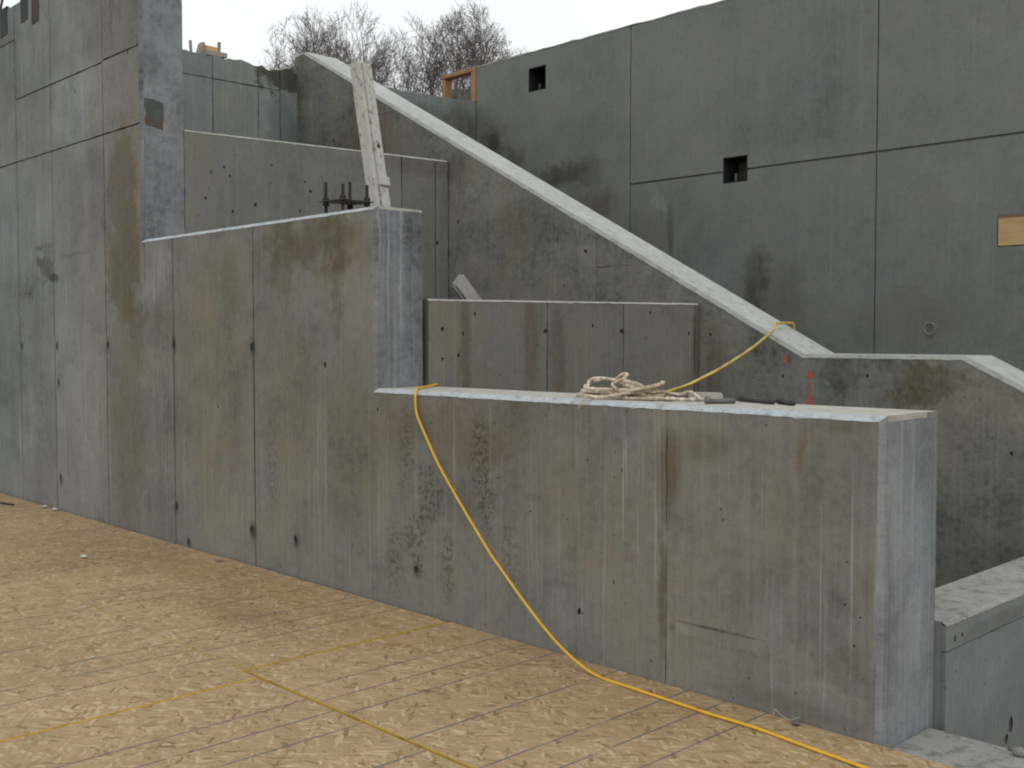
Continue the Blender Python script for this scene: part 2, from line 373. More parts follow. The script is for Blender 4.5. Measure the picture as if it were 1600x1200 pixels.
# ------------------------------------------------------------------ materials
HOLE = simple('hole_dark', (0.075, 0.073, 0.068), 0.95, var=0.6)
front_blobs = [
    (-9.6, 3.0, 2.6, 4.0, 0.4, (0.97, 1.02, 1.09), 1.0, 0.0),
    # brown band under the pier edge, and its pale neighbour
    (-6.76, 2.55, 0.36, 0.95, 0.25, (0.74, 0.63, 0.48), 0.9, 0.4), (-6.76, 1.2, 0.40, 1.5, 0.5, (0.78, 0.68, 0.54), 0.7, 0.6),
    (-6.47, 2.75, 0.07, 0.75, 0.7, (1.25, 1.0, 0.80), 0.8, 0.0), (-6.95, 4.4, 0.06, 0.55, 0.8, (0.70, 0.62, 0.50), 0.6, 0.3),
    (-6.16, 2.12, 0.24, 0.36, 0.5, (1.22, 1.30, 1.36), 0.8, 0.3), (-6.5, 1.7, 0.2, 0.4, 0.8, (0.62, 0.58, 0.50), 0.7, 0.5),
    # cleaner grey upper panels
    (-7.6, 3.65, 0.9, 0.55, 0.5, (1.22, 1.25, 1.24), 0.8, 0.2), (-8.2, 4.5, 1.3, 0.6, 0.6, (1.12, 1.14, 1.14), 0.7, 0.2),
    (-9.2, 2.0, 1.6, 1.6, 0.6, (0.90, 0.95, 0.97), 0.7, 0.0),
    # black smears
    (-8.50, 2.47, 0.40, 0.035, 0.8, (0.42, 0.40, 0.36), 0.7, 0.5), (-8.55, 2.33, 0.26, 0.13, 0.7, (0.40, 0.38, 0.34), 0.8, 0.6), (-8.35, 2.20, 0.22, 0.13, 0.7, (0.36, 0.34, 0.30), 0.9, 0.4), (-8.85, 2.12, 0.25, 0.14, 0.8, (0.5, 0.48, 0.45), 0.8, 0.6), (-7.7, 2.36, 0.5, 0.02, 0.8, (0.6, 0.58, 0.55), 0.6, 0.3),
    (-8.25, 2.16, 0.18, 0.06, 0.6, (0.35, 0.33, 0.30), 0.9, 0.0), (-8.95, 2.05, 0.20, 0.13, 0.7, (0.45, 0.44, 0.42), 0.8, 0.9),
    (-9.15, 1.75, 0.14, 0.22, 0.7, (0.5, 0.5, 0.48), 0.7, 0.9),
    (-8.85, 0.75, 0.42, 0.42, 0.7, (1.35, 1.38, 1.40), 0.6, 0.5), (-9.5, 0.8, 0.3, 0.9, 0.7, (0.75, 0.84, 0.80), 0.7, 0.0),
    # second bay
    (-5.3, 1.3, 0.75, 1.3, 0.6, (0.98, 0.90, 0.76), 0.7, 0.3), (-5.0, 1.9, 0.16, 0.5, 0.7, (0.72, 0.64, 0.52), 0.6, 0.5),
    # brown bleed below the upper step
    (-3.95, 2.22, 0.80, 0.26, 0.7, (0.62, 0.54, 0.44), 0.95, 0.25), (-3.7, 2.0, 0.14, 0.6, 0.7, (0.66, 0.57, 0.47), 0.8, 0.4),
    (-4.35, 2.1, 0.16, 0.55, 0.7, (0.70, 0.60, 0.48), 0.7, 0.5), (-4.2, 1.1, 0.4, 0.8, 0.7, (0.95, 0.84, 0.72), 0.6, 0.4),
    (-3.45, 0.95, 0.65, 0.75, 0.8, (0.92, 0.80, 0.68), 0.7, 0.3), (-2.6, 1.1, 1.0, 0.25, 0.8, (0.84, 0.70, 0.56), 0.8, 0.4),
    # rock-pocket freckles
    (-2.34, 0.95, 0.10, 0.32, 0.6, (0.48, 0.43, 0.36), 0.9, 0.9), (-2.28, 0.7, 0.07, 0.25, 0.6, (0.50, 0.45, 0.38), 0.9, 0.9),
    (-2.85, 0.50, 0.13, 0.48, 0.6, (0.46, 0.42, 0.36), 0.9, 0.9), (-2.62, 0.3, 0.08, 0.3, 0.6, (0.5, 0.46, 0.4), 0.9, 0.9),
    (-2.98, 0.95, 0.10, 0.35, 0.7, (0.55, 0.5, 0.43), 0.8, 0.9), (-3.1, 0.3, 0.12, 0.3, 0.7, (0.55, 0.5, 0.43), 0.8, 0.9), (-2.1, 0.45, 0.12, 0.3, 0.7, (0.6, 0.55, 0.47), 0.7, 0.9),
    (-4.45, 0.7, 0.1, 0.6, 0.7, (0.62, 0.57, 0.5), 0.7, 0.9),
    # right bays
    (-1.6, 0.75, 0.5, 0.5, 0.8, (0.98, 0.86, 0.78), 0.7, 0.3), (-1.05, 0.98, 0.11, 0.30, 0.7, (0.58, 0.48, 0.37), 0.85, 0.5),
    (-1.09, 0.4, 0.035, 0.5, 0.8, (0.60, 0.52, 0.43), 0.8, 0.3), (-0.85, 1.12, 0.2, 0.12, 0.8, (0.68, 0.60, 0.48), 0.7, 0.5),
    (-0.37, 1.14, 0.032, 0.14, 0.7, RUST, 0.8, 0.3), (-0.06, 0.62, 0.05, 0.14, 0.8, (0.85, 0.68, 0.46), 0.7, 0.3), (-0.21, 1.235, 0.11, 0.03, 0.8, (0.8, 0.58, 0.42), 0.6, 0.4),
    (-0.12, 0.32, 0.09, 0.08, 0.8, (0.72, 0.66, 0.52), 0.6, 0.5), (-0.45, 0.9, 0.3, 0.3, 0.8, (1.12, 1.08, 0.98), 0.6, 0.3),
    # scar band low on the right
    (-0.77, 0.305, 0.29, 0.010, 0.6, (0.40, 0.38, 0.35), 0.9, 0.5), (-0.98, 0.275, 0.10, 0.035, 0.6, (1.30, 1.32, 1.32), 0.6, 0.0), (-1.03, 0.275, 0.028, 0.03, 0.7, (0.5, 0.55, 0.55), 0.8, 0.0),
    (-0.6, 0.235, 0.35, 0.018, 0.6, (0.66, 0.62, 0.57), 0.6, 0.9), (-0.2, 0.17, 0.2, 0.06, 0.7, (1.18, 1.20, 1.18), 0.8, 0.3),
    (-0.4, 0.06, 0.55, 0.07, 0.8, (0.66, 0.66, 0.64), 0.7, 0.5),
    (-1.316, 1.10, 0.022, 0.17, 0.8, (1.45, 1.5, 1.5), 0.7, 0.0), (-1.75, 0.45, 0.1, 0.3, 0.8, (1.25, 1.28, 1.3), 0.6, 0.5)]
for u, z0, z1, s in ((-0.267, 0.05, 1.1, .8), (-0.130, 0.12, 1.2, .9), (-0.030, 0.15, 1.1, .55), (-1.322, 0.5, 1.22, .9), (-1.302, 0.75, 1.22, .7), (-1.20, 0.8, 1.2, .4), (-0.55, 0.7, 1.15, .4), (-0.72, 0.85, 1.2, .35),
                     (-1.62, 0.85, 1.2, .4), (-0.45, 0.15, 0.7, .3), (-0.62, 0.2, 0.9, .25), (-2.2, 0.9, 1.2, .3), (-6.02, 1.6, 2.3, .6), (-6.2, 1.7, 2.3, .6), (-3.5, 1.9, 2.3, .5), (-0.2, 0.3, 1.0, .3), (-0.9, 0.6, 1.1, .25)):
    front_blobs.append((u, (z0 + z1) / 2, 0.0055, (z1 - z0) / 2, 0.8, (1.7, 1.75, 1.8), s, 0.0))
for u, z, a, c in ((-8.19, 1.53, .05, .10), (-7.08, 1.545, .05, .09), (-5.87, 1.55, .05, .10), (-4.71, 1.54, .055, .10), (-9.08, 1.52, .05, .10), (-8.16, .29, .06, .10), (-5.87, .285, .06, .10), (-4.73, .24, .075, .11), (-4.177, .245, .05, .09), (-5.676, .03, .06, .06), (-2.897, .25, .06, .08), (-8.17, 1.19, .05, .12)):
    front_blobs.append((u, z, a, c, 0.8, (0.42, 0.40, 0.37), 0.85, 0.3))
for u in J[1:6]:
    front_blobs.append((u, 1.2, 0.019, 1.4, 0.9, (0.60, 0.57, 0.53), 0.8, 0.5))
C_FRONT = concrete('concrete_front', (1, 0, 0), (0.208, 0.202, 0.184), 1, 0.28, 0.55, 0.45, 0.25, 1.0, 0.30, front_blobs, 0.14, (-7.15, -6.2))
C_PIER = concrete('concrete_pier_skylit', (0, 1, 0), (0.208, 0.218, 0.231), 4.4, 0.16, 0.85, 0.0, 0.10, 0.6, 0.3, [(0.1, 4.0, 0.05, 0.6, 0.8, (0.8, 0.8, 0.8), 0.6, 0.4)], 0.0)  # bluish base: open-sky light on the pier end put into the colour
C_END = concrete('concrete_end_skylit', (0, 1, 0), (0.190, 0.199, 0.211), 2.2, 0.65, 0.80, 0.15, 0.75, 0.7, 0.3,  # bluer than the front: skylight on the end faces mixed into the base
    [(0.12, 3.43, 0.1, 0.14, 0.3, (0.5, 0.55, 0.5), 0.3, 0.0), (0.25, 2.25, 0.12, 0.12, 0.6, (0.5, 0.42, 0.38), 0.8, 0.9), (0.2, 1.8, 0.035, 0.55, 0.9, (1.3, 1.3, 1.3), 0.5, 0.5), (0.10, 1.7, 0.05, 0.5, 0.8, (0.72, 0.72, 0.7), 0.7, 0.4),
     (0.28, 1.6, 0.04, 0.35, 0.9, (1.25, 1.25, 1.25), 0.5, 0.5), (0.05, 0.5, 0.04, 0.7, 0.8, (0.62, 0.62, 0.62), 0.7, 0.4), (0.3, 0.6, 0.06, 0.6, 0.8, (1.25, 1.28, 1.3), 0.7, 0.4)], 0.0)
C_CHEEK = concrete('concrete_cheek', (1, 0, 0), (0.200, 0.197, 0.176), 3.7, 0.24, 1.0, 0.45, 0.10, 0.8, 0.3,
    [(-1.17, 1.30, 0.42, 0.13, 0.5, (0.62, 0.56, 0.42), 0.9, 0.5), (-1.3, 1.25, 0.2, 0.1, 0.6, (0.6, 0.55, 0.42), 0.7, 0.9),
     (-7.2, 3.6, 0.8, 0.7, 0.8, (0.72, 0.64, 0.54), 0.9, 0.3), (-5.9, 3.2, 0.45, 0.35, 0.9, (0.52, 0.48, 0.42), 0.9, 0.4), (-4.9, 2.6, 0.6, 0.5, 0.9, (0.66, 0.62, 0.54), 0.9, 0.4), (-6.3, 3.2, 0.3, 0.2, 0.9, (1.2, 1.2, 1.2), 0.6, 0.3),
     (-8.4, 4.3, 0.08, 0.6, 0.6, (0.5, 0.48, 0.44), 0.8, 0.9), (-3.4, 2.28, 0.5, 0.09, 0.6, (0.55, 0.5, 0.44), 0.8, 0.9), (-4.0, 2.5, 0.45, 0.12, 0.6, (0.6, 0.55, 0.5), 0.8, 0.9), (-2.78, 1.3, 0.12, 0.7, 0.7, (0.66, 0.60, 0.52), 0.8, 0.4),
     (-3.2, 2.0, 0.35, 0.22, 0.6, (0.85, 0.85, 0.84), 0.6, 0.3), (-1.9, 1.2, 0.3, 0.4, 0.8, (0.95, 1.0, 1.0), 0.5, 0), (-6.6, 3.88, 0.9, 0.012, 0.6, (0.55, 0.52, 0.48), 0.6, 0.5)], 0.05)
C_BACK = concrete('concrete_back', (1, 0, 0), (0.192, 0.198, 0.186), 5.1, 0.14, 0.40, 0.22, 0.06, 0.35, 0.25,
    [(-8.15, 4.05, 0.36, 0.50, 0.9, (0.34, 0.31, 0.27), 1.0, 0.3), (-7.75, 3.75, 0.30, 0.35, 0.9, (0.48, 0.44, 0.39), 0.9, 0.4), (-6.95, 3.52, 0.85, 0.26, 0.8, (0.40, 0.36, 0.30), 1.0, 0.2), (-6.4, 3.1, 0.6, 0.4, 0.9, (0.56, 0.50, 0.43), 0.9, 0.4),
     (-7.3, 3.1, 0.7, 0.25, 0.7, (0.55, 0.50, 0.43), 0.9, 0.4), (-5.3, 2.75, 0.07, 0.45, 0.7, (0.5, 0.48, 0.46), 0.8, 0.4), (-5.45, 3.12, 0.18, 0.14, 0.7, (1.35, 1.35, 1.35), 0.6, 0.5), (-5.7, 2.6, 0.3, 0.6, 0.8, (0.8, 0.74, 0.68), 0.7, 0.4),
     (-4.2, 2.1, 0.26, 0.5, 0.8, (0.46, 0.41, 0.33), 0.95, 0.3), (-3.8, 2.0, 0.35, 0.45, 0.8, (0.72, 0.68, 0.60), 0.7, 0.5), (-4.7, 2.35, 0.4, 0.3, 0.8, (1.12, 1.14, 1.18), 0.7, 0.4), (-3.3, 2.2, 0.4, 0.35, 0.8, (1.12, 1.12, 1.12), 0.6, 0.4),
     (-2.5, 1.8, 1.0, 0.3, 0.8, (0.86, 0.82, 0.74), 0.7, 0.3), (-2.38, 1.675, 0.07, 0.075, 0.3, (0.7, 0.7, 0.7), 0.8, 0), (-3.7, 3.95, 0.7, 0.4, 0.8, (1.08, 1.08, 1.1), 0.6, 0.3)], 0.04)
C_MID = concrete('concrete_mid', (0.14, 0.99, 0), (0.182, 0.174, 0.156), 7.9, 0.32, 0.45, 0.5, 0.08, 1.2, 0.3,
    [(0.75, 1.6, 0.10, 0.5, 0.7, (0.66, 0.60, 0.50), 0.8, 0.4), (0.98, 1.5, 0.09, 0.6, 0.7, (0.62, 0.55, 0.46), 0.8, 0.4), (0.22, 1.5, 0.06, 0.6, 0.6, (0.6, 0.56, 0.5), 0.7, 0.3), (2.35, 1.5, 0.08, 0.8, 0.6, (0.62, 0.54, 0.42), 0.8, 0.2),
     (1.4, 1.1, 0.5, 0.2, 0.8, (0.75, 0.7, 0.62), 0.6, 0.5)], 0.06)
C_UP = concrete('concrete_upper', (0.22, 0.975, 0), (0.172, 0.171, 0.157), 9.3, 0.24, 0.42, 0.4, 0.06, 1.2, 0.3,
    [(1.3, 3.2, 1.4, 0.12, 0.7, (0.68, 0.62, 0.52), 0.7, 0.5), (1.0, 2.7, 0.6, 0.5, 0.8, (1.08, 1.08, 1.04), 0.6, 0.3)], 0.22)
C_FAR = concrete('concrete_far', (0, 1, 0), (0.205, 0.220, 0.218), 11.3, 0.3, 0.45, 0.25, 0.1, 0.5, 0.3,
    [(2.62, 4.52, 0.40, 0.22, 0.3, (0.30, 0.27, 0.22), 1.0, 0.2), (2.6, 3.9, 0.30, 0.5, 0.5, (0.62, 0.68, 0.72), 0.8, 0.2), (2.05, 4.25, 0.32, 0.6, 0.7, (1.06, 1.0, 0.88), 0.7, 0.3), (4.7, 4.3, 0.5, 0.4, 0.8, (0.55, 0.50, 0.44), 0.8, 0.5), (5.2, 4.3, 0.35, 0.5, 0.7, (0.42, 0.38, 0.33), 0.9, 0.4)], 0.1)
C_SIDE = concrete('concrete_side', (0, 1, 0), (0.205, 0.215, 0.215), 13.3, 0.18, 0.42, 0.15, 0.1, 1.0, 0.3,
    [(1.0, 0.32, 0.6, 0.05, 0.6, (0.70, 0.66, 0.58), 0.8, 0.5), (0.4, 0.1, 0.055, 0.5, 0.3, (0.85, 0.74, 0.58), 0.9, 0.0)], 0.06)
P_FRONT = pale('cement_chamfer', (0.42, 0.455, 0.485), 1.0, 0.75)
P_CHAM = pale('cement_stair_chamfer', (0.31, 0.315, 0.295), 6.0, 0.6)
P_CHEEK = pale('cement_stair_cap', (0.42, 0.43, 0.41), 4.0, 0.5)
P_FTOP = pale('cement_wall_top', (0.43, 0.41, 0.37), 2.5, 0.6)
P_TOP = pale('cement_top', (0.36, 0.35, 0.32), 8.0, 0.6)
P_SLAB = pale('cement_slab', (0.285, 0.285, 0.272), 12.0, 0.9)

# ------------------------------------------------------------------ OSB floor
SL, SW, ST = 2.488, 1.294, 0.018
def osb():
    k = NB('osb'); r = k.rand(); V = k.vm('ADD', k.obj(), k.xyz(k.math('MULTIPLY', r, 37.0), k.math('MULTIPLY', r, 91.0), 0.0))
    wob = k.noise(V, 14, 4, 0.65, color=True)
    V = k.vm('ADD', V, k.scale(k.vm('SUBTRACT', wob, (0.5, 0.5, 0.5)), 0.05))
    def layer(ang, sx, sy, off):
        mp = k.n('ShaderNodeMapping'); k.put(mp.inputs['Vector'], V); mp.inputs['Rotation'].default_value = (0, 0, ang)
        mp.inputs['Location'].default_value = (off, off * 1.7, 0)
        v2 = k.vm('MULTIPLY', mp.outputs[0], (sx, sy, 0.0))
        o = k.voro(v2, 1.0, 1.0, True); c = k.sep(o['Color'])
        g = k.noise(k.vm('MULTIPLY', mp.outputs[0], (sx * 2.5, sy * 9, 0)), 1.0, 3, 0.6)
        return c, g, o['Distance']
    c1, g1, d1 = layer(0.20, 9, 58, 0.0); c2, g2, d2 = layer(-0.28, 11, 70, 5.0); c3, g3, d3 = layer(0.7, 14, 72, 9.0); c4, g4, d4 = layer(-0.85, 15, 78, 13.0)
    val = c1[0]; gr = g1
    for c, g, thr in ((c2, g2, 0.5), (c3, g3, 0.64), (c4, g4, 0.72)):
        m = k.math('GREATER_THAN', c[1], thr)
        def sel(a, b): return k.math('ADD', k.math('MULTIPLY', a, k.math('SUBTRACT', 1.0, m)), k.math('MULTIPLY', b, m))
        val = sel(val, c[0]); gr = sel(gr, g)
    cr = k.n('ShaderNodeValToRGB'); k.put(cr.inputs[0], val)
    cols = [(0.0, (0.205, 0.130, 0.070)), (0.06, (0.280, 0.184, 0.100)), (0.2, (0.345, 0.236, 0.129)), (0.75, (0.385, 0.270, 0.151)), (1.0, (0.50, 0.378, 0.236))]
    e = cr.color_ramp.elements; e[0].position, e[0].color = cols[0][0], cols[0][1] + (1,); e[1].position, e[1].color = 1.0, cols[-1][1] + (1,)
    for p, c in cols[1:-1]:
        q = e.new(p); q.color = c + (1,)
    col = cr.outputs[0]
    col = k.scale(col, k.math('ADD', 1.0, k.math('MULTIPLY', k.math('SUBTRACT', gr, 0.5), 1.0)))
    W_ = k.pos(); big = k.noise(W_, 0.9, 4, 0.6); med = k.noise(W_, 4, 5, 0.7)
    col = k.scale(col, k.math('ADD', 0.97, k.math('MULTIPLY', k.math('SUBTRACT', big, 0.5), 0.55)))
    col = k.scale(col, k.math('ADD', 1.0, k.math('MULTIPLY', k.math('SUBTRACT', k.noise(W_, 70, 4, 0.75), 0.5), 0.5)))
    # damp, walked-on patches
    for (x, y, rx, ry, s, tint) in ((-3.6, -0.75, 0.9, 0.28, 0.6, (0.62, 0.58, 0.54)), (-4.6, -0.35, 2.2, 0.4, 0.5, (0.80, 0.70, 0.60)), (-2.6, -0.5, 0.9, 0.5, 0.4, (0.84, 0.74, 0.64)), (-6.0, -0.9, 1.6, 0.9, 0.35, (0.82, 0.74, 0.68)),
                                    (-0.9, -0.4, 0.8, 0.5, 0.25, (0.86, 0.78, 0.70)), (-4.0, -1.9, 0.8, 0.5, 0.35, (0.84, 0.80, 0.76))):
        q = k.vm('MULTIPLY', k.vm('SUBTRACT', W_, (x, y, 0)), (1 / rx, 1 / ry, 0))
        m = k.math('ADD', k.vm('LENGTH', q), k.math('MULTIPLY', k.math('SUBTRACT', med, 0.5), 1.4))
        col = k.mix(k.math('MULTIPLY', k.ramp(m, 0.2, 1.0, 1.0, 0.0), s), col, tint, 'MULTIPLY')
    gry = k.ramp(k.noise(W_, 1.7, 5, 0.7), 0.50, 0.66)
    col = k.mix(k.math('MULTIPLY', gry, 0.45), col, (0.80, 0.82, 0.86), 'MULTIPLY')
    # printed nailing lines across the sheet
    X = k.sep(k.obj())[0]; msk = None
    for q in (2, 3, 4, 6, 8, 9, 10):
        t = k.math('ABSOLUTE', k.math('SUBTRACT', X, -SL / 2 + q * 0.2073))
        l = k.ramp(t, 0.0034, 0.0076, 1.0, 0.0)
        msk = l if msk is None else k.math('MAXIMUM', msk, l)
    wear = k.ramp(k.noise(V, 2.2, 5, 0.75), 0.30, 0.52)
    wear = k.math('MULTIPLY', k.math('MULTIPLY_ADD', wear, 0.75, 0.25), k.ramp(k.noise(V, 60, 3, 0.6), 0.3, 0.5, 0.55, 1.0))
    col = k.mix(k.math('MULTIPLY', k.math('MULTIPLY', msk, wear), 0.95), col, (0.10, 0.10, 0.11))
    k.bump(k.math('ADD', k.math('MULTIPLY', val, 0.6), k.math('MULTIPLY', gr, 0.5)), 0.002, 0.5)
    return k.done(col, 0.75)
OSB = osb()
YEDGE = simple('yellow_edge_paint', (0.64, 0.42, 0.055), 0.6, var=0.4, scale=40, tint=(0.5, 0.42, 0.3), tintamt=0.6)

floor = structure(empty('floor', (0, 0, 0)), 'floor deck of tan chipboard sheets')
me = bpy.data.meshes.new('osb_sheet'); b = bmesh.new(); bmesh.ops.create_cube(b, size=1.0)
for v in b.verts: v.co = Vector((v.co.x * SL, v.co.y * SW, v.co.z * ST - ST / 2))
for f in b.faces: f.material_index = 0 if abs(f.normal.z) > 0.5 else 1
b.to_mesh(me); b.free(); me.materials.append(OSB); me.materials.append(YEDGE)
first = None
for r in range(5):
    for c in range(-4, 3):
        xl = -2.583 + c * (SL + 0.004); y1 = -0.008 - r * (SW + 0.004)
        o = bpy.data.objects.new('osb_sheet', me); COL.objects.link(o); o.parent = floor
        dx = 0.0; rz = 0.0; dz = rng.uniform(-0.0015, 0.0015)
        if r == 1: dx = 0.135 - (0.007 if c < 0 else 0)
        if r == 2: dx = 1.21
        if r == 3: dx = 0.1
        if r == 0 and c >= 0: dz = 0.0
        if r == 0 and c < -1: dz = -0.003
        if r == 0 and c == -1: dx -= 0.013; dz = 0.0018
        if r == 1: dz = (0.0 if c == -1 else -0.001) if c < 0 else -0.003
        o.location = (xl + SL / 2 + dx, y1 - SW / 2 - (0.012 if r >= 1 else 0) - (0.0125 if (r == 0 and c < 0) else 0.0), dz)
        o.rotation_euler = (0, 0, rz + (rng.uniform(-0.0006, 0.0006)))
JOIST = simple('joist_wood', (0.32, 0.22, 0.12), 0.8, stretch=(1, 8, 8))
for i in range(5):
    box('deck_joist', (-12.4, -6.4 + i * 1.5, -0.30), (4.8, -6.36 + i * 1.5, -0.030), JOIST, floor)

# ------------------------------------------------------------------ ground
GR = NB('soil'); p_ = GR.pos(); a_ = GR.noise(p_, 1.5, 6, 0.7); b_ = GR.noise(p_, 22, 5, 0.7)
c_ = GR.mix(a_, (0.10, 0.085, 0.065), (0.20, 0.175, 0.14)); c_ = GR.scale(c_, GR.math('ADD', 0.6, GR.math('MULTIPLY', b_, 0.8)))
GR.bump(b_, 0.05, 0.8); SOIL = GR.done(c_, 0.95)
xs = [-900, -400, -200, -100, -60, -40, -25, -16, -12, -8.80, -8.62, -6.1, -5.0, -3.2, -2.0, 0, 4, 6, 8, 9.5, 14, 25, 50, 120, 300, 900]
ys = [-900, -300, -100, -40, -15, -8, -4, 0.12, 0.28, 1, 2, 3, 4, 5.62, 5.80, 7, 9, 12, 16, 22, 30, 40, 55, 75, 100, 200, 400, 900]
vs, fs = [], []
for y in ys:
    for x in xs:
        h = -1.4
        if y > 0.2 and (y > 5.7 or x < -8.7):
            h = 4.25 if x < -8.7 and y < 5.7 else 4.55
            if x > 8: h = -1.4
        far = max(0, math.hypot(x, y) - 14)
        if h > 0: h += 1.2 * mnoise.noise(Vector((x * .03, y * .03, 1))) * min(1, far / 30) - 0.004 * min(far, 300) * (1 if h > 0 else 0)
        vs.append((x, y, h))
nx = len(xs)
for j in range(len(ys) - 1):
    for i in range(nx - 1):
        fs.append([j * nx + i, j * nx + i + 1, (j + 1) * nx + i + 1, (j + 1) * nx + i])
structure(mesh('ground', vs, fs, SOIL), 'bare brown soil around the concrete works')

# ------------------------------------------------------------------ front wall
XS, XP = -3.28, -6.39
F0 = Frame((0, 0, 0), (1, 0))
zL, zU, zT = 1.298, 2.402, 4.89
prof = [(-12.2, -1.3), (0.0, -1.3), (0.0, zL), (XS, zL), (XS, zU), (XP, zU), (XP, zT), (-12.2, zT)]
E_ = 0.01
cells = [(-12.3, J[1], -1.4, 3.34), (-12.3, J[1], 3.34, 4.535), (-12.3, J[1], 4.535, 5),
         (J[1], J[2], -1.4, 3.34), (J[1], -8.86, 3.34, 3.95), (-8.86, J[2], 3.34, 3.95), (J[1], J[2], 3.95, 5),
         (J[2], J[3], -1.4, 3.34), (J[2], J[3], 3.34, 3.95), (J[2], J[3], 3.95, 5),
         (J[3], J[4], -1.4, 3.34), (J[3], J[4], 3.34, 3.965), (J[3], J[4], 3.965, 5),
         (J[4], J[5], -1.4, 3), (J[5], J[6] + 0.0045, -1.4, 3), (J[6] - 0.0045, 0.1, -1.4, 2)]
holes = [(-8.20, 1.53, .022, .05), (-7.085, 1.545, .022, .04), (-5.875, 1.55, .022, .05), (-4.715, 1.54, .03, .05), (-9.09, 1.52, .02, .05), (-8.165, 0.29, .03, .055), (-5.87, 0.285, .035, .05),
         (-4.735, 0.24, .045, .06), (-4.177, 0.245, .028, .05), (-5.676, 0.03, .03, .04), (-1.604, 0.238, .018, .026), (-2.897, 0.248, .022, .03), (-3.815, 1.432, .022, .03), (-8.17, 1.19, .02, .05), (-7.69, 3.80, .012, .03), (-6.62, 3.94, .014, .03),
         (-8.33, 4.6, .012, .025), (-9.17, 4.25, .014, .025), (-5.2, 1.1, .008, .02), (-3.26, 1.17, .010, .016), (-2.75, 1.12, .006, .01), (-1.33, 0.97, .006, .014), (-0.16, 0.53, .007, .008), (-0.115, 0.37, .008, .007), (-0.09, 0.49, .006, .006), (-1.95, 0.7, .007, .009), (-1.55, 1.0, .006, .01), (-2.2, 0.85, .006, .009), (-0.75, 0.8, .006, .007)]
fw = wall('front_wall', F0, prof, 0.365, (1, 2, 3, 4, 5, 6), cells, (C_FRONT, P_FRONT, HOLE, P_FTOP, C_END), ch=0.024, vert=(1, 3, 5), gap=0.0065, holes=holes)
tag(fw, 'long stepped brown grey concrete wall standing along the chipboard floor', 'wall')
# thicker lower stem behind the face, and the end faces, whose bluer colour has sky light painted in
o = prism('lower_stem', F0, [(-12.2, -1.3), (-0.001, -1.3), (-0.001, zL - 0.0015), (XS - 0.2, zL - 0.0015), (XS - 0.2, zL - 0.05), (-12.2, zL - 0.05)], 0.3, 0.46, [C_FRONT, P_FTOP], None, [0, 0, 1, 0, 0, 0])
o.data.transform(Matrix.Translation(-fw.location)); o.parent = fw
def end_face(X, z0, z1, y1, m=C_END):
    rp = rough_poly([(0.024, z0), (y1, z0), (y1, z1 - 0.004), (0.024, z1 - 0.004)], 0.08, 0.001)
    Fx = Frame((X + 0.004, 0, 0), (0, 1))
    o = prism('end_face', Fx, rp, 0, 0.012, [m], None)
    o.data.transform(Matrix.Translation(-fw.location)); o.parent = fw
    return o
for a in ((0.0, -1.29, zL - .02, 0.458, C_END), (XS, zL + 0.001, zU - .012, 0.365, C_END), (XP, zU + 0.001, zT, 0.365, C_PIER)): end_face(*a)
def child(o, root):
    o.data.transform(Matrix.Translation(-root.location)); o.parent = root; return o
# dark patch left on the pier end, dark form straps at the top
STRAP = simple('strap_dark', (0.055, 0.06, 0.062), 0.8, var=0.5); STRAP2 = simple('strap_reddish', (0.075, 0.055, 0.058), 0.8, var=0.5)
kp = NB('patch_dark'); pp = kp.pos(); pz = kp.sep(pp); pn = kp.noise(pp, 16, 5, .7)
side = kp.math('ABSOLUTE', kp.math('SUBTRACT', pz[1], 0.112))
pm_ = kp.math('MULTIPLY', kp.ramp(kp.math('MULTIPLY_ADD', pn, 0.10, pz[2]), 3.48, 3.40), kp.ramp(kp.math('MULTIPLY_ADD', pn, 0.08, side), 0.065, 0.10))
PATCH = kp.done(kp.mix(pm_, kp.scale((0.085, 0.092, 0.085), kp.math('ADD', 0.5, pn)), (0.13, 0.07, 0.04)))
Fx = Frame((XP + 0.007, 0, 0), (0, 1))
child(prism('dark_patch', Fx, rough_poly([(0.035, 3.33), (0.185, 3.30), (0.190, 3.52), (0.03, 3.545)], 0.03, 0.003), 0, 0.01, [PATCH]), fw)['label'] = 'dark grey patch with rusty lower corners'
for (u0, u1, z0, m) in ((-9.50, -9.31, 4.62, STRAP), (-8.945, -8.765, 4.655, STRAP), (-8.665, -8.49, 4.585, STRAP2)):
    child(prism('form_strap', F0, rough_poly([(u0, z0), (u1, z0 + .01), (u1, zT + 0.012), (u0, zT + 0.012)], 0.06, 0.004), -0.006, 0.02, [m]), fw)

# ------------------------------------------------------------------ stair cheek wall
YC = 2.8
F1 = Frame((0, YC, 0), (1, 0))
pc = [(-8.49, -1.3), (5.0, -1.3), (5.0, -1.25), (-0.906, 1.479 + 0.012), (-2.038, 1.479 + 0.012), (-8.302, 4.775), (-8.49, 4.765)]
s2 = 0.505
pc[2] = (4.2, 1.491 - (4.2 + 0.906) * s2); pc[1] = (4.2, -1.3)
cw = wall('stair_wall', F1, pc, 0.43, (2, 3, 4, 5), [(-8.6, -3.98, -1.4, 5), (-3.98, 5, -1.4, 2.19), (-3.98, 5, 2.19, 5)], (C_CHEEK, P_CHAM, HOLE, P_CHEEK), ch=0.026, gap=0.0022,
          holes=[(-7.75, 3.72, .02, .03), (-6.72, 3.98, .02, .025), (-2.83, 1.63, .016, .017), (-5.72, 2.7, .018, .03), (-4.1, 2.33, .03, .02), (-4.35, 2.05, .012, .016), (-2.2, 1.33, .012, .02), (-1.55, 1.35, .014, .02), (-0.6, 0.9, .012, .02), (-0.3, 0.7, .012, .02)])
tag(cw, 'grey concrete stair wall with a pale sloping cap and short level landing', 'wall')
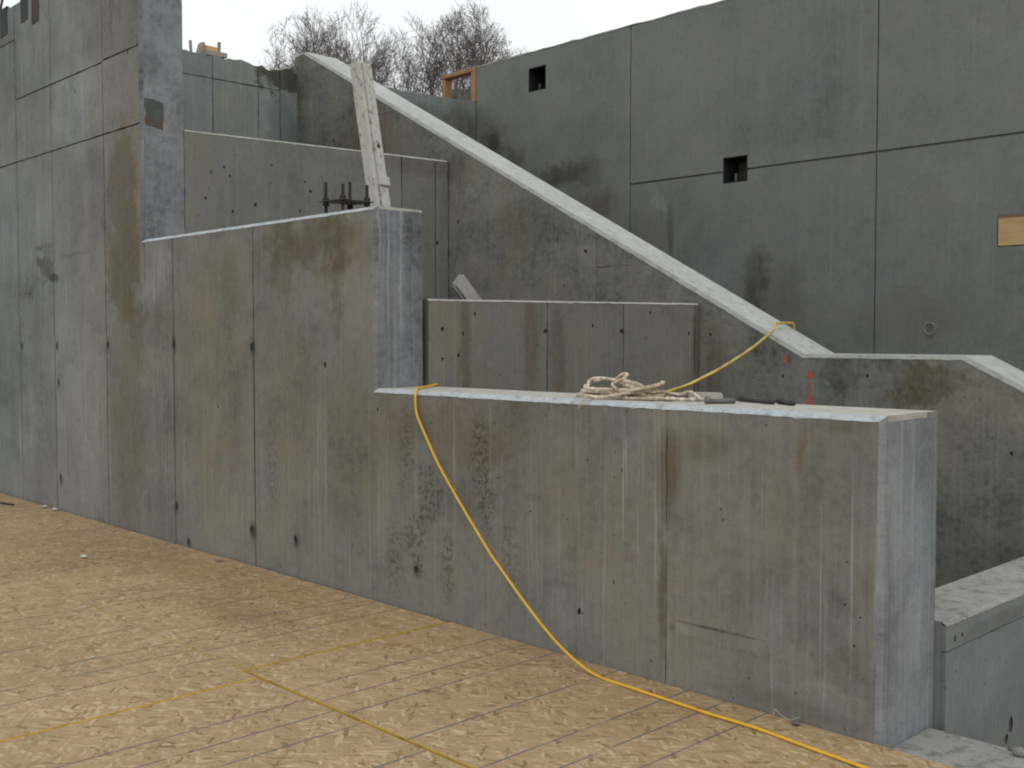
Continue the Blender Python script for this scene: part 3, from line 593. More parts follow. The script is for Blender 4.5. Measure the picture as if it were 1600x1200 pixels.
ko = NB('orange_spray'); on = ko.noise(ko.pos(), 55, 5, 0.75); ORANGE = ko.done(ko.mix(ko.ramp(on, 0.40, 0.60), (0.66, 0.085, 0.05), (0.24, 0.16, 0.14)))
def spot(u, z, ru, rz, seed):
    n = 14; rp = []
    for i in range(n):
        t = 2 * pi * i / n; k = 1 + 0.35 * mnoise.noise(Vector((cos(t) * 2, sin(t) * 2, seed)))
        rp.append((u + cos(t) * ru * k, z + sin(t) * rz * k))
    return rp
for poly in ([(-2.028, 1.06), (-1.938, 1.06), (-1.972, 1.212), (-1.984, 1.232), (-1.996, 1.205)], spot(-1.986, 1.345, .028, .026, 3), spot(-1.99, 1.285, .010, .012, 5), spot(-1.978, 1.262, .010, .010, 8), spot(-1.992, 1.243, .009, .010, 9), spot(-2.18, 1.45, .02, .032, 1.5)):
    child(prism('spray_mark', F1, rough_poly(poly, 0.012, 0.003), -0.0022, -0.0004, [ORANGE]), cw)

# ------------------------------------------------------------------ back wall
YB = 5.5
F2 = Frame((0, YB, 0), (1, 0))
ZB = 5.09; XL, XR = -8.445, 7.5
bwall = empty('back_wall', (XL, YB, 0))
tag(bwall, 'tall smooth grey green concrete wall with two dark square pockets', 'wall')
pockets = [(-7.49, -7.195, 4.615, 4.905), (-4.62, -4.32, 3.21, 3.478), (-1.80, -1.20, 2.385, 2.652)]
def grid_slab(name, u0, u1, z0, z1, w0, w1, mat, holes, root):
    us = {u0, u1}; zs = {z0, z1}
    for h in holes:
        for u in h[:2]:
            if u0 < u < u1: us.add(u)
        for z in h[2:]:
            if z0 < z < z1: zs.add(z)
    us, zs = sorted(us), sorted(zs); b = bmesh.new()
    V = {}
    for i, u in enumerate(us):
        for j, z in enumerate(zs):
            V[i, j] = b.verts.new(F2(u, w0, z))
    for i in range(len(us) - 1):
        for j in range(len(zs) - 1):
            cu, cz = (us[i] + us[i + 1]) / 2, (zs[j] + zs[j + 1]) / 2
            if any(h[0] < cu < h[1] and h[2] < cz < h[3] for h in holes): continue
            b.faces.new([V[i, j], V[i + 1, j], V[i + 1, j + 1], V[i, j + 1]])
    ext = bmesh.ops.extrude_face_region(b, geom=b.faces[:])
    for v in [g for g in ext['geom'] if isinstance(g, bmesh.types.BMVert)]: v.co += F2.n * (w1 - w0)
    bmesh.ops.delete(b, geom=[v for v in b.verts if not v.link_faces], context='VERTS')
    bmesh.ops.recalc_face_normals(b, faces=b.faces)
    me = bpy.data.meshes.new(name); b.to_mesh(me); b.free()
    return child(link(name, me, mat), root)
grid_slab('wall_core', XL, XR, -1.3, ZB, 0.022, 0.36, C_BACK, pockets, bwall)
jx = [XL, -5.87, -2.912, 0.05, 3.0, 5.9, XR]; g = 0.006
for i in range(6):
    a, c = jx[i] + (g if i else 0), jx[i + 1] - (g if i < 5 else 0)
    if i == 0: grid_slab('concrete_panel', a, c, -1.3, ZB - 0.002, 0, 0.021, C_BACK, pockets, bwall)
    else:
        grid_slab('concrete_panel', a, c, 3.33 + 0.011, ZB - 0.002, 0, 0.021, C_BACK, pockets, bwall)
        grid_slab('concrete_panel', a, c, -1.3, 3.33 - 0.011, 0, 0.021, C_BACK, pockets, bwall)
prism_top = prism('wall_top', F2, rough_poly([(XL, ZB), (XR, ZB), (XR, ZB + 0.012), (XL, ZB + 0.012)], 0.12, 0.004), -0.004, 0.365, [P_TOP]); child(prism_top, bwall)
PK = simple('pocket_black', (0.022, 0.024, 0.024), 0.8, var=0.5); STEEL = simple('steel_grey', (0.17, 0.165, 0.155), 0.55, 0.6, var=0.4, tint=(0.7, 0.5, 0.38), tintamt=0.4)
PLY = simple('plywood_tan', (0.50, 0.335, 0.17), 0.75, var=0.3, scale=12, stretch=(1, 1, 4), tint=(0.75, 0.62, 0.45), tintamt=0.4)
for i, (u0, u1, z0, z1) in enumerate(pockets):
    if i < 2:
        vs = []; fs = []; t = 0.012
        o = child(box('pocket_lining', (u0 + .004, YB + 0.30, z0 + .004), (u1 - .004, YB + 0.345, z1 - .004), PK), bwall)
        for lo, hi in (((u0 + .003, YB - .002, z0 + .003), (u0 + t, YB + .30, z1 - .003)), ((u1 - t, YB - .002, z0 + .003), (u1 - .003, YB + .30, z1 - .003)), ((u0 + t, YB - .004, z1 - t), (u1 - t, YB + .30, z1 - .003)), ((u0 + t, YB - .001, z0 + .003), (u1 - t, YB + .30, z0 + t))):
            child(box('pocket_lining', lo, hi, PK), bwall)
        child(box('steel_stub', (u0 + 0.075, YB + 0.10, z0 + 0.013), (u0 + 0.105, YB + 0.13, z0 + 0.11), STEEL), bwall)
    else:
        child(box('plywood_cover', (u0 + .008, YB + 0.006, z0 + .008), (u1 - .008, YB + 0.03, z1 - .008), PLY), bwall)['label'] = 'tan plywood cover over a pocket'
        child(box('cover_frame', (u0 + .002, YB + 0.001, z1 - .02), (u1 - .002, YB + 0.03, z1 - .002), simple('ply_edge', (0.22, 0.14, 0.08), 0.8)), bwall)
# tie cone in the lower right panel
n = 18
vs = [F2(-2.383 + cos(2 * pi * i / n) * r, w, 1.69 + sin(2 * pi * i / n) * r) for r, w in ((0.058, -0.001), (0.05, -0.006), (0.042, 0.001)) for i in range(n)]
fs = [[j * n + i, j * n + (i + 1) % n, (j + 1) * n + (i + 1) % n, (j + 1) * n + i] for j in range(2) for i in range(n)] + [[2 * n + i for i in range(n)]]
child(mesh('tie_cone', vs, fs, simple('cone_grout', (0.20, 0.21, 0.20), 0.85)), bwall)
# ------------------------------------------------------------------ cross walls between front wall and stair wall
A, B = Vector((-3.255, 0.40, 0)), Vector((-2.925, 2.785, 0)); L = (B - A).length
F3 = Frame(A, B - A)
pm = [(0.0, -1.3), (L, -1.3), (L, 1.868), (0.0, 1.850)]
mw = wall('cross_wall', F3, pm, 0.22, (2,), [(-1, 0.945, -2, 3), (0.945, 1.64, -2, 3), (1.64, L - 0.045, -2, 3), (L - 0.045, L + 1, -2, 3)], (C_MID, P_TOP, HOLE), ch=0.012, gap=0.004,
          holes=[(0.10, 1.66, .018, .02), (0.10, 1.47, .012, .015), (0.22, 1.49, .012, .018), (0.26, 1.63, .008, .02), (0.93, 1.65, .03, .022), (1.625, 1.65, .03, .024), (2.3, 1.64, .014, .02), (0.35, 1.76, .01, .02), (1.35, 1.69, .01, .018), (1.9, 1.79, .012, .018)])
tag(mw, 'low dark concrete cross wall with three bays behind the low wall top', 'wall', 'cross walls between the front wall and the stair wall')
A, B = Vector((-6.385, 0.37, 0)), Vector((-5.85, 2.785, 0)); L = (B - A).length
F4 = Frame(A, B - A)
pu = [(0.0, -1.3), (L, -1.3), (L, 3.29), (0.0, 3.335)]
uw = wall('cross_wall', F4, pu, 0.22, (2,), [(-1, 1.99, -2, 4), (1.99, 2.34, -2, 4), (2.34, L + 1, -2, 4)], (C_UP, P_TOP, HOLE), ch=0.016, gap=0.004,
          holes=[(.38, 2.98, .012, .015), (.33, 3.05, .014, .014), (.6, 2.75, .02, .025), (.17, 2.78, .014, .02), (.4, 2.68, .012, .02), (1.1, 2.9, .02, .02), (1.05, 2.98, .01, .014), (1.8, 2.72, .014, .02), (2.2, 2.75, .012, .02), (.75, 3.1, .012, .012), (1.45, 2.7, .012, .016), (2.36, 2.5, .02, .03), (.22, 3.0, .01, .02), (1.0, 2.72, .01, .02)])
tag(uw, 'taller plain grey concrete cross wall beside the pier, light line on top', 'wall', 'cross walls between the front wall and the stair wall')
# far end wall with a ragged top
XE = -8.45
F5 = Frame((XE, 0.0, 0), (0, 1))
top = [(5.49, 4.655), (4.3, 4.60)]
u = 2.86
while u > 0.42:
    zz = 4.575 + 0.012 * rng.gauss(0, 1) + (0.10 * max(0, (u - 2.62) / 0.24) - 0.03 * math.exp(-((u - 2.5) / .12) ** 2) if u > 2.3 else 0)
    top.append((u, zz)); u -= 0.05
top.append((0.38, 4.57))
pf = [(0.38, -1.3), (5.49, -1.3)] + top
ew = wall('end_wall', F5, pf, 0.36, (), [(0, 1.765, 4.335, 6), (0, 1.765, -2, 4.335), (1.765, 2.31, 4.335, 6), (1.765, 2.31, -2, 4.335), (2.31, 2.58, 4.335, 6), (2.31, 2.58, -2, 4.335), (2.58, 5.6, -2, 6)], (C_FAR, P_TOP, HOLE), gap=0.005, jag=0.002)
tag(ew, 'far grey concrete end wall with a ragged dark top edge under the sky', 'wall')
# fill behind the cross walls
FILL = SOIL
structure(mesh('soil_fill', [(-8.44, .37, 2.75), (-6.55, .37, 2.7), (-6.05, 2.79, 2.7), (-8.44, 2.79, 2.8)], [[0, 1, 2, 3]], FILL))
structure(mesh('soil_fill', [(-6.2, .37, 1.3), (-3.42, .44, 1.25), (-3.08, 2.79, 1.25), (-5.7, 2.79, 1.35)], [[0, 1, 2, 3]], FILL))

# ------------------------------------------------------------------ low side wall and threshold slab
F6 = Frame((0.052, 0.0, 0), (0, 1))
sw = wall('side_wall', F6, [(0.462, -1.35), (2.795, -1.35), (2.795, 0.412), (0.462, 0.412)], 0.31, (2,), [(0.3, 2.9, -1.5, 0.285), (0.3, 2.9, 0.285, 0.6)], (C_SIDE, P_SLAB, HOLE), ch=0.018, gap=0.003, pt=0.02,
          holes=[(1.17, -0.20, .035, .055), (1.12, -0.255, .025, .035), (0.55, 0.325, .014, .02), (0.62, 0.33, .012, .014)])
tag(sw, 'low grey concrete side wall running back from the end of the front wall', 'wall')
rub = structure(box('threshold_slab', (0.004, -0.002, -0.4), (3.4, 0.412, -0.030), P_SLAB, None, 0.008), 'pale concrete threshold slab beside the wall end')

# ------------------------------------------------------------------ timber frame at the corner
OWOOD = simple('orange_lumber', (0.36, 0.195, 0.10), 0.75, var=0.35, scale=14, stretch=(1, 1, 1), tint=(0.6, 0.55, 0.5), tintamt=0.4)
tf = empty('timber_box', (-8.78, YB, 4.66)); tag(tf, 'orange brown timber box frame on the wall corner below the trees', 'timber box')
x0, x1, zb, zt, dp, t = -9.11, -8.452, 4.66, 5.10, 0.12, 0.085
child(box('side_board', (x0, YB - .01, zb), (x0 + t * .6, YB + dp, zt - t * .6), OWOOD, None, 0.003), tf)
child(box('side_board', (x1 - t, YB - .012, zb), (x1, YB + dp, zt - t * .6), OWOOD, None, 0.003), tf)
child(box('top_board', (x0 - 0.02, YB - .015, zt - t * .6 + .001), (x1 + 0.005, YB + dp, zt), OWOOD, None, 0.003), tf)
# rubble heap seen through it
vs = []; fs = []; N = 14
for j in range(N):
    for i in range(N):
        x = -9.27 + 0.80 * i / (N - 1); y = YB + 0.135 + 0.5 * j / (N - 1)
        z = 4.40 if (j == 0 or i in (0, N - 1)) else 4.93 + 0.07 * mnoise.noise(Vector((x * 7, y * 7, 2))) - 0.05 * j / N - 0.25 * max(0, j - 9) / 4
        vs.append((x + (0.02 * mnoise.noise(Vector((x * 9, z, y * 9))) if 0 < i < N - 1 else 0), y + 0.03 * abs(mnoise.noise(Vector((x * 8, z * 5, 3)))), z))
for j in range(N - 1):
    for i in range(N - 1): fs.append([j * N + i, j * N + i + 1, (j + 1) * N + i + 1, (j + 1) * N + i])
RUB = NB('rubble'); p_ = RUB.pos(); a_ = RUB.noise(p_, 9, 6, 0.75); RUB.bump(a_, 0.05, 1.0)
RUBBLE = RUB.done(RUB.mix(RUB.ramp(a_, .35, .65), (0.10, 0.10, 0.09), (0.30, 0.30, 0.275)))
tag(mesh('rubble_heap', vs, fs, RUBBLE), 'grey rubble heaped behind the timber box', 'rubble', kind='stuff')

# ------------------------------------------------------------------ lumber on the end wall
GWOOD = simple('grey_lumber', (0.30, 0.27, 0.22), 0.8, var=0.4, tint=(0.7, 0.62, 0.5)); YW = simple('yellow_lumber', (0.62, 0.40, 0.20), 0.75, var=0.3)
# low gang-form pieces: stakes, a wedge, stacked boards
zc = 4.585
def rbox(name, c, s, rot, mat):
    o = box(name, (-s[0] / 2, -s[1] / 2, -s[2] / 2), (s[0] / 2, s[1] / 2, s[2] / 2), mat, None, 0.003); o.location = c; o.rotation_euler = rot; return o
tag(rbox('wood_stake', (-8.60, 1.60, 4.63), (.03, .022, .20), (0.06, 0, 0), GWOOD), 'thin grey upright stake at left on far end wall', 'stake')
wd = mesh('form_bracket', [(-.05, -.07, 0), (.05, -.07, 0), (.05, .12, 0), (-.05, .12, 0), (-.05, -.01, .035), (.05, -.01, .035), (.05, .02, .14), (-.05, .02, .14), (-.05, .045, .14), (.05, .045, .14), (.05, .065, .05), (-.05, .065, .05)],
          [[0, 1, 2, 3], [0, 4, 5, 1], [4, 7, 6, 5], [7, 8, 9, 6], [8, 11, 10, 9], [11, 3, 2, 10], [0, 3, 11, 8, 7, 4], [1, 5, 6, 9, 10, 2]], GWOOD)
wd.location = (-8.60, 1.69, zc); tag(wd, 'small peaked grey bracket between stake and stacked boards', 'bracket')
tag(rbox('board', (-8.60, 1.84, zc + .03), (.20, .26, .05), (0.05, 0, 0.1), GWOOD), 'grey board lying flat under the yellow block on the end wall', 'board')
tag(rbox('wood_block', (-8.58, 1.80, zc + .08), (.10, .15, .055), (0.03, 0, 0.15), YW), 'yellow wood block on top of the grey board', 'wood block')
tag(rbox('wood_peg', (-8.58, 1.915, zc + .12), (.03, .03, .12), (-0.05, 0.03, 0.2), GWOOD), 'short grey peg at right end of the grey board', 'peg')

# ------------------------------------------------------------------ leaning post
OLD = NB('old_white_paint'); v_ = OLD.obj(); a_ = OLD.noise(OLD.vm('MULTIPLY', v_, (1.0, 1.0, 0.55)), 42, 6, 0.72); b2 = OLD.noise(OLD.vm('MULTIPLY', v_, (30, 30, 2.5)), 1.0, 4, 0.6)
m_ = OLD.math('MULTIPLY', OLD.ramp(a_, 0.53, 0.60), OLD.ramp(b2, 0.44, 0.56))
c_ = OLD.mix(OLD.math('MULTIPLY', m_, 0.75), OLD.scale((0.47, 0.465, 0.425), OLD.math('ADD', 0.75, OLD.math('MULTIPLY', b2, 0.5))), (0.10, 0.09, 0.075))
OLD.bump(a_, 0.004, 0.6); OLDW = OLD.done(c_)
base = Vector((-3.83, 0.66, 1.27)); topp = Vector((-4.235, 0.60, 3.515)); axis = (topp - base)
post = empty('leaning_post', base); q = axis.to_track_quat('Z', 'Y'); post.rotation_euler = q.to_euler()
tag(post, 'weathered off white timber post leaning behind the upper step', 'post')
Lp = axis.length
def pbox(name, lo, hi, mat, bev=0.003):
    o = box(name, lo, hi, mat, None, bev); o.parent = post; return o
pbox('plank', (-0.062, -0.045, 0), (0.022, 0.045, Lp), OLDW)
pbox('plank', (0.024, -0.05, 0), (0.062, 0.035, Lp + 0.008), OLDW)
pbox('band', (-0.07, -0.05, Lp * 0.615), (0.03, 0.062, Lp * 0.642), OLDW)
k_ = tube('knot_hole', [(-0.02, 0.043, Lp * .74), (-0.02, 0.0466, Lp * .74)], 0.017, HOLE, post, 10)

# ------------------------------------------------------------------ anchor bolts with template plate
RUSTY = simple('rusty_steel', (0.045, 0.038, 0.034), 0.7, 0.3, var=0.5, scale=60, tint=(1.2, 0.75, 0.55), tintamt=0.5)
ab = empty('anchor_bolts', (-3.83, 0.185, zU)); tag(ab, 'four dark threaded anchor bolts through a square steel template plate', 'anchor bolts')
def abm(o): o.parent = ab; return o
PLAT = simple('dark_plate', (0.06, 0.056, 0.05), 0.7, 0.2, var=0.4)
pl = abm(box('template_plate', (-.128, -.128, .083), (.128, .128, .089), PLAT, None, 0.001)); pl.rotation_euler = (0.0, 0.02, 0)
for (sx, sy, h) in ((-1, -1, .215), (1, 1, .195), (-1, 1, .235), (1, -1, .185)):
    x, y = sx * .095, sy * .095
    path = [(x, y, -0.05 + (h + .05) * i / 40) for i in range(41)]
    vs, fs = tube_geo(path, lambda t: 0.0105 + 0.0012 * (1 if int(t * 40) % 2 else -1), 8)
    rod = abm(mesh('threaded_rod', vs, fs, RUSTY))
    for z0 in (.058, .090):
        vs = [(x + cos(pi / 3 * i) * .021, y + sin(pi / 3 * i) * .021, z) for z in (z0, z0 + .022) for i in range(6)]
        mesh('nut', vs, [[0, 1, 2, 3, 4, 5], [6, 7, 8, 9, 10, 11]] + [[i, (i + 1) % 6, 6 + (i + 1) % 6, 6 + i] for i in range(6)], RUSTY, rod)
wire = tube('tie_wire', [(-0.11, -0.1, .09), (-0.113, -0.102, .2), (-0.12, -0.108, .27)], 0.0016, RUSTY, ab, 5)

# ------------------------------------------------------------------ timber stub behind cross wall
sb = empty('timber_offcut', (-3.5, 0.82, 1.99)); ST2 = simple('grey_timber', (0.30, 0.29, 0.265), 0.8, var=0.5, scale=18, stretch=(8, 8, 1), tint=(0.55, 0.52, 0.48), tintamt=0.6)
tag(sb, 'grey weathered timber offcut leaning behind the low cross wall', 'timber')
b = bmesh.new(); bmesh.ops.create_cube(b, size=1.0)
for v in b.verts: v.co = Vector((v.co.x * .05, v.co.y * .125, (v.co.z - .5) * 1.0))
bmesh.ops.bevel(b, geom=b.edges[:], offset=.016, segments=2, affect='EDGES')
me = bpy.data.meshes.new('plank'); b.to_mesh(me); b.free(); o = link('plank', me, ST2, sb)
sb.rotation_euler = (radians(45), 0, radians(0))
sb.location = (-3.5, 0.845, 2.0)

# ------------------------------------------------------------------ rope coil
ROPE = NB('rope_fibre'); v_ = ROPE.obj(); a_ = ROPE.noise(v_, 45, 4, 0.65); b_ = ROPE.noise(v_, 7, 4, 0.6)
c_ = ROPE.mix(ROPE.ramp(a_, .35, .65), (0.42, 0.34, 0.26), (0.76, 0.66, 0.55)); c_ = ROPE.mix(ROPE.math('MULTIPLY', ROPE.ramp(b_, .42, .62), .7), c_, (0.62, 0.56, 0.46), 'MULTIPLY')
ROPE.bump(ROPE.noise(v_, 160, 3, .6), 0.002, 0.8); ROPEM = ROPE.done(c_, 0.95)
zr = zL
rc = empty('rope_coil', (-1.5, 0.22, zr)); tag(rc, 'loose coil of thick tan twisted rope on the low wall top', 'rope')
# a runs along the wall (+X), b across it (+Y), c up
def loop(cx, cy, rx, ry, z0, z1, a0, a1, n=14, tilt=0.0, lift=None):
    R = []
    for i in range(n + 1):
        t = i / n; a = a0 + (a1 - a0) * t
        z = z0 + (z1 - z0) * t + tilt * (1 + sin(a * 1.0 + 0.4)) * 0.5
        if lift: z += lift[0] * max(0, cos(a - lift[1])) ** 1.5
        R.append((cx + rx * cos(a), cy + ry * sin(a), z))
    return R
r_ = random.Random(4)
path = []
path += loop(0.00, 0.0, .30, .10, .013, .014, 0.0, 2 * pi, 16)
path += loop(-.01, 0.005, .26, .085, .020, .034, 0.2, 2 * pi, 16)
path += loop(-.03, 0.0, .24, .10, .040, .044, 0.0, 2 * pi, 14)
path += loop(0.03, -.01, .21, .075, .050, .055, 0.0, 2 * pi, 14)
path += loop(-.02, 0.0, .23, .085, .055, .060, 0.0, 2 * pi, 14, lift=(.065, pi * 0.80))
path += loop(-.05, 0.01, .20, .09, .060, .060, 0.0, 2 * pi, 14, lift=(.055, pi * 0.72))
path = [(x + r_.gauss(0, .008), y + r_.gauss(0, .008), z + abs(r_.gauss(0, .003))) for x, y, z in path]
path = [(x, y, .008 + (z - .012) * .80) for x, y, z in path]
tube('rope', catmull(path, 5), 0.0080, ROPEM, rc, 9, 170, 3)
# upright loop in front, ending on the chamfer
p2 = [(0.24, 0.02, .03), (0.14, -0.02, .05), (0.03, -0.04, .07), (-.01, -.05, .095), (.03, -.055, .122), (.065, -.06, .125), (.05, -.075, .10), (.00, -.09, .075), (.05, -.10, .045), (.14, -.09, .05), (.24, -.05, .075), (.26, -.02, .09), (.20, -.03, .06), (.08, -.12, .03), (0.0, -.17, .014), (-.06, -.19, .012)]
tube('rope', catmull(p2, 8), 0.0090, ROPEM, rc, 9, 150, 3)
p3 = [(.22, .03, .04), (.30, .05, .03), (.36, .05, .045), (.42, .03, .03), (.45, .02, .012)]
tube('rope', catmull(p3, 8), 0.0075, ROPEM, rc, 9, 170, 3)
p4 = [(.12, -.05, .02), (.24, -.06, .016), (.36, -.02, .012), (.46, 0.05, .012), (.55, .06, .012)]
tube('rope', catmull(p4, 8), 0.0075, ROPEM, rc, 9, 170, 3)
fr_ = [(-.06, -.19, .012), (-.075, -.225, .004), (-.085, -.243, -.03)]
for i in range(9):
    w_ = [(x + r_.gauss(0, .004 + .006 * j), y + r_.gauss(0, .003), z + r_.gauss(0, .004 + .003 * j)) for j, (x, y, z) in enumerate(fr_)]
    if i == 0: vs, fs = tube_geo(catmull(w_, 3), 0.0016, 4)
    else: tube_geo(catmull(w_, 3), 0.0016, 4, vs=vs, fs=fs)
mesh('frayed_end', vs, fs, simple('rope_fray', (0.55, 0.47, 0.38), 0.95), rc)

# ------------------------------------------------------------------ block with rod, steel pieces
BLK = simple('block_beige', (0.40, 0.385, 0.33), 0.85, var=0.35, scale=30, tint=(0.75, 0.7, 0.6))
bl = empty('handle_block', (-1.12, 0.38, zr)); tag(bl, 'small beige wooden block with thin metal rod beside the rope', 'block')
b = bmesh.new(); bmesh.ops.create_cube(b, size=1.0)
for v in b.verts: v.co = Vector((v.co.x * .16, v.co.y * .055, (v.co.z + .5) * .038 + .001))
bmesh.ops.bevel(b, geom=b.edges[:], offset=.007, segments=2, affect='EDGES')
me = bpy.data.meshes.new('block'); b.to_mesh(me); b.free(); link('block', me, BLK, bl)
tube('rod', [(-.07, 0, .022), (-.16, .005, .02), (-.26, .012, .017)], 0.004, STEEL, bl, 8)
bl.rotation_euler = (0, 0, 0.28)
PIPE = simple('pipe_grey', (0.15, 0.15, 0.145), 0.6, 0.4, var=0.5, scale=30); BLKST = simple('steel_black', (0.06, 0.058, 0.055), 0.6, 0.3, var=0.5, scale=30)
def bolt(name, loc, rz, L, r, mat, label, cat):
    e = empty(name, loc); e.rotation_euler = (0, 0, rz); tag(e, label, cat, 'steel pieces lying on the low wall top')
    tube('shank', [(-L / 2, 0, r), (0, 0, r), (L / 2, 0, r)], r, mat, e, 10)
    tube('head', [(-L / 2 - .012, 0, r * 1.35), (-L / 2 + .012, 0, r * 1.35)], r * 1.35, mat, e, 10)
    return e
bolt('steel_pin', (-.91, .21, zr), 0.95, .13, .013, PIPE, 'short grey steel pin nearest the beige block', 'steel pin')
bolt('steel_bar', (-.83, .38, zr), -0.42, .27, .0125, BLKST, 'longest black steel bar lying between two shorter pieces', 'steel bar')
bolt('steel_peg', (-.645, .34, zr), -0.55, .13, .0125, BLKST, 'short dark steel peg at right of the longest bar', 'steel peg')

# ------------------------------------------------------------------ yellow cords
YC_ = simple('yellow_cord', (0.72, 0.42, 0.035), 0.45, var=0.2, scale=30, tint=(0.8, 0.72, 0.55), tintamt=0.4, bump=0.001)
pts = [(-3.26, .60, zr - .05), (-3.27, .50, zr + .006), (-3.18, .36, zr + .009), (-3.06, .2, zr + .009), (-2.965, .08, zr + .010), (-2.90, .012, zr + .010), (-2.875, -.018, zr - .03), (-2.86, -.022, 1.17), (-2.79, -.030, 1.075), (-2.635, -.045, 0.89), (-2.43, -.06, 0.69), (-2.18, -.075, 0.46), (-2.10, -.082, .40), (-1.86, -.10, 0.225), (-1.61, -.13, 0.085), (-1.36, -.165, 0.012), (-1.12, -.185, 0.008), (-0.95, -.196, 0.008), (-0.80, -.205, 0.008), (-0.656, -.213, 0.008), (-0.435, -.214, 0.008), (-0.179, -.245, 0.008), (0.051, -.272, 0.008), (.4, -.33, .008), (.9, -.55, .008), (1.6, -.7, .008)]
cord = tube('extension_cord', catmull(pts, 8), 0.0070, YC_, None, 10); cord.data.polygons.foreach_set('use_smooth', [True] * len(cord.data.polygons))
tag(cord, 'yellow extension cord draped over the low wall and down onto the floor', 'cord')
YR = NB('yellow_rope'); v_ = YR.obj(); a_ = YR.noise(v_, 9, 4, .7); c_ = YR.mix(YR.ramp(a_, .4, .62), (0.52, 0.44, 0.12), (0.50, 0.30, 0.10)); YRM = YR.done(c_, .9)
pts = [(-1.52, .50, zr - .30), (-1.575, .56, zr - .03), (-1.70, 1.05, 1.345), (-1.855, 1.60, 1.435), (-2.035, 2.2, 1.555), (-2.19, 2.66, 1.665), (-2.265, 2.79, 1.70), (-2.33, 2.95, 1.712), (-2.36, 3.15, 1.715), (-2.375, 3.225, 1.70), (-2.385, 3.245, 1.60), (-2.39, 3.25, 1.2)]
tag(tube('rope_line', catmull(pts, 8), 0.009, YRM, None, 9, 120, 3), 'yellow line slung from the low wall up over the sloping cap', 'rope')

# ------------------------------------------------------------------ small litter on the floor
WHITE = simple('white_chip', (0.50, 0.48, 0.46), 0.8); STONE = simple('tan_stone', (0.36, 0.28, 0.20), 0.85, var=0.5); LEAD = simple('grey_clip', (0.13, 0.13, 0.14), 0.6, 0.4)
def chip(name, loc, s, mat, label, cat, seed, rz=0.0):
    b = bmesh.new(); bmesh.ops.create_icosphere(b, subdivisions=2, radius=1.0)
    for v in b.verts:
        k = 1 + 0.35 * mnoise.noise(v.co * 1.6 + Vector((seed * 3.1, seed, 2)))
        v.co = Vector((v.co.x * s[0] * k, v.co.y * s[1] * k, max(-0.75, v.co.z * k) * s[2] + .72 * s[2]))
    me = bpy.data.meshes.new(name); b.to_mesh(me); b.free(); o = link(name, me, mat); o.location = loc; o.rotation_euler = (0, 0, rz)
    return tag(o, label, cat)
chip('stone', (-4.985, -.12, .003), (.032, .020, .020), STONE, 'small tan stone on the floor against the left wall bay', 'stone', 1, 0.8)
chip('plaster_chip', (-5.81, -.76, .003), (.036, .022, .010), WHITE, 'largest white chip lying alone on the open floor at left', 'chip', 2)
chip('plaster_crumb', (-8.40, -.06, .003), (.03, .025, .012), WHITE, 'white crumb at the wall foot farthest left', 'crumb', 3)
chip('plaster_crumb', (-8.15, -.06, .003), (.04, .025, .013), WHITE, 'white crumb at the far wall foot, right of its twin', 'crumb', 4)
chip('plaster_flake', (-7.265, -.357, .003), (.018, .010, .005), WHITE, 'tiny white flake near the far left floor edge', 'flake', 5)
chip('wood_flake', (-2.70, -1.085, .003), (.012, .008, .004), WHITE, 'tiny pale flake just above the yellow seam corner', 'flake', 6)
chip('plaster_flake', (-4.6, -1.0, .003), (.014, .010, .004), WHITE, 'pale flake lying mid floor left of the damp patch', 'flake', 7)
chip('wood_flake', (-3.3, -1.75, .003), (.010, .008, .004), WHITE, 'pale flake on the printed lines at lower left', 'flake', 8)
chip('metal_clip', (-.345, -.05, .003), (.020, .014, .011), LEAD, 'small grey metal clip beside the cord near the wall end', 'clip', 9)
cl = tube('bent_wire', catmull([(-.47, -.018, .004), (-.465, -.016, .03), (-.43, -.02, .012), (-.385, -.022, .006), (-.36, -.018, .02), (-.345, -.016, .025)], 6), 0.002, simple('wire_pale', (0.42, 0.40, 0.37), 0.6), None, 6)
tag(cl, 'thin pale bent wire at the foot of the right wall bay', 'wire')
tag(tube('steel_rod', [(-9.3, -.36, .009), (-8.95, -.285, .009), (-8.72, -.235, .009)], .009, BLKST, None, 8), 'thin black rod on the floor at the far left', 'rod')
for i, (x, y, s) in enumerate(((0.40, .36, .03), (.47, .30, .02), (.35, .395, .012), (.55, .38, .018))):
    o = chip('rubble_stone', (x, y, -.028), (s, s * .8, s * .6), (RUBBLE, P_SLAB)[i % 2], ('darkest rough stone on the slab beside the side wall', 'pale stone farther right on the threshold slab', 'tiniest dark stone at the slab back edge', 'rightmost pale stone on the threshold slab')[i], 'stone', 20 + i)

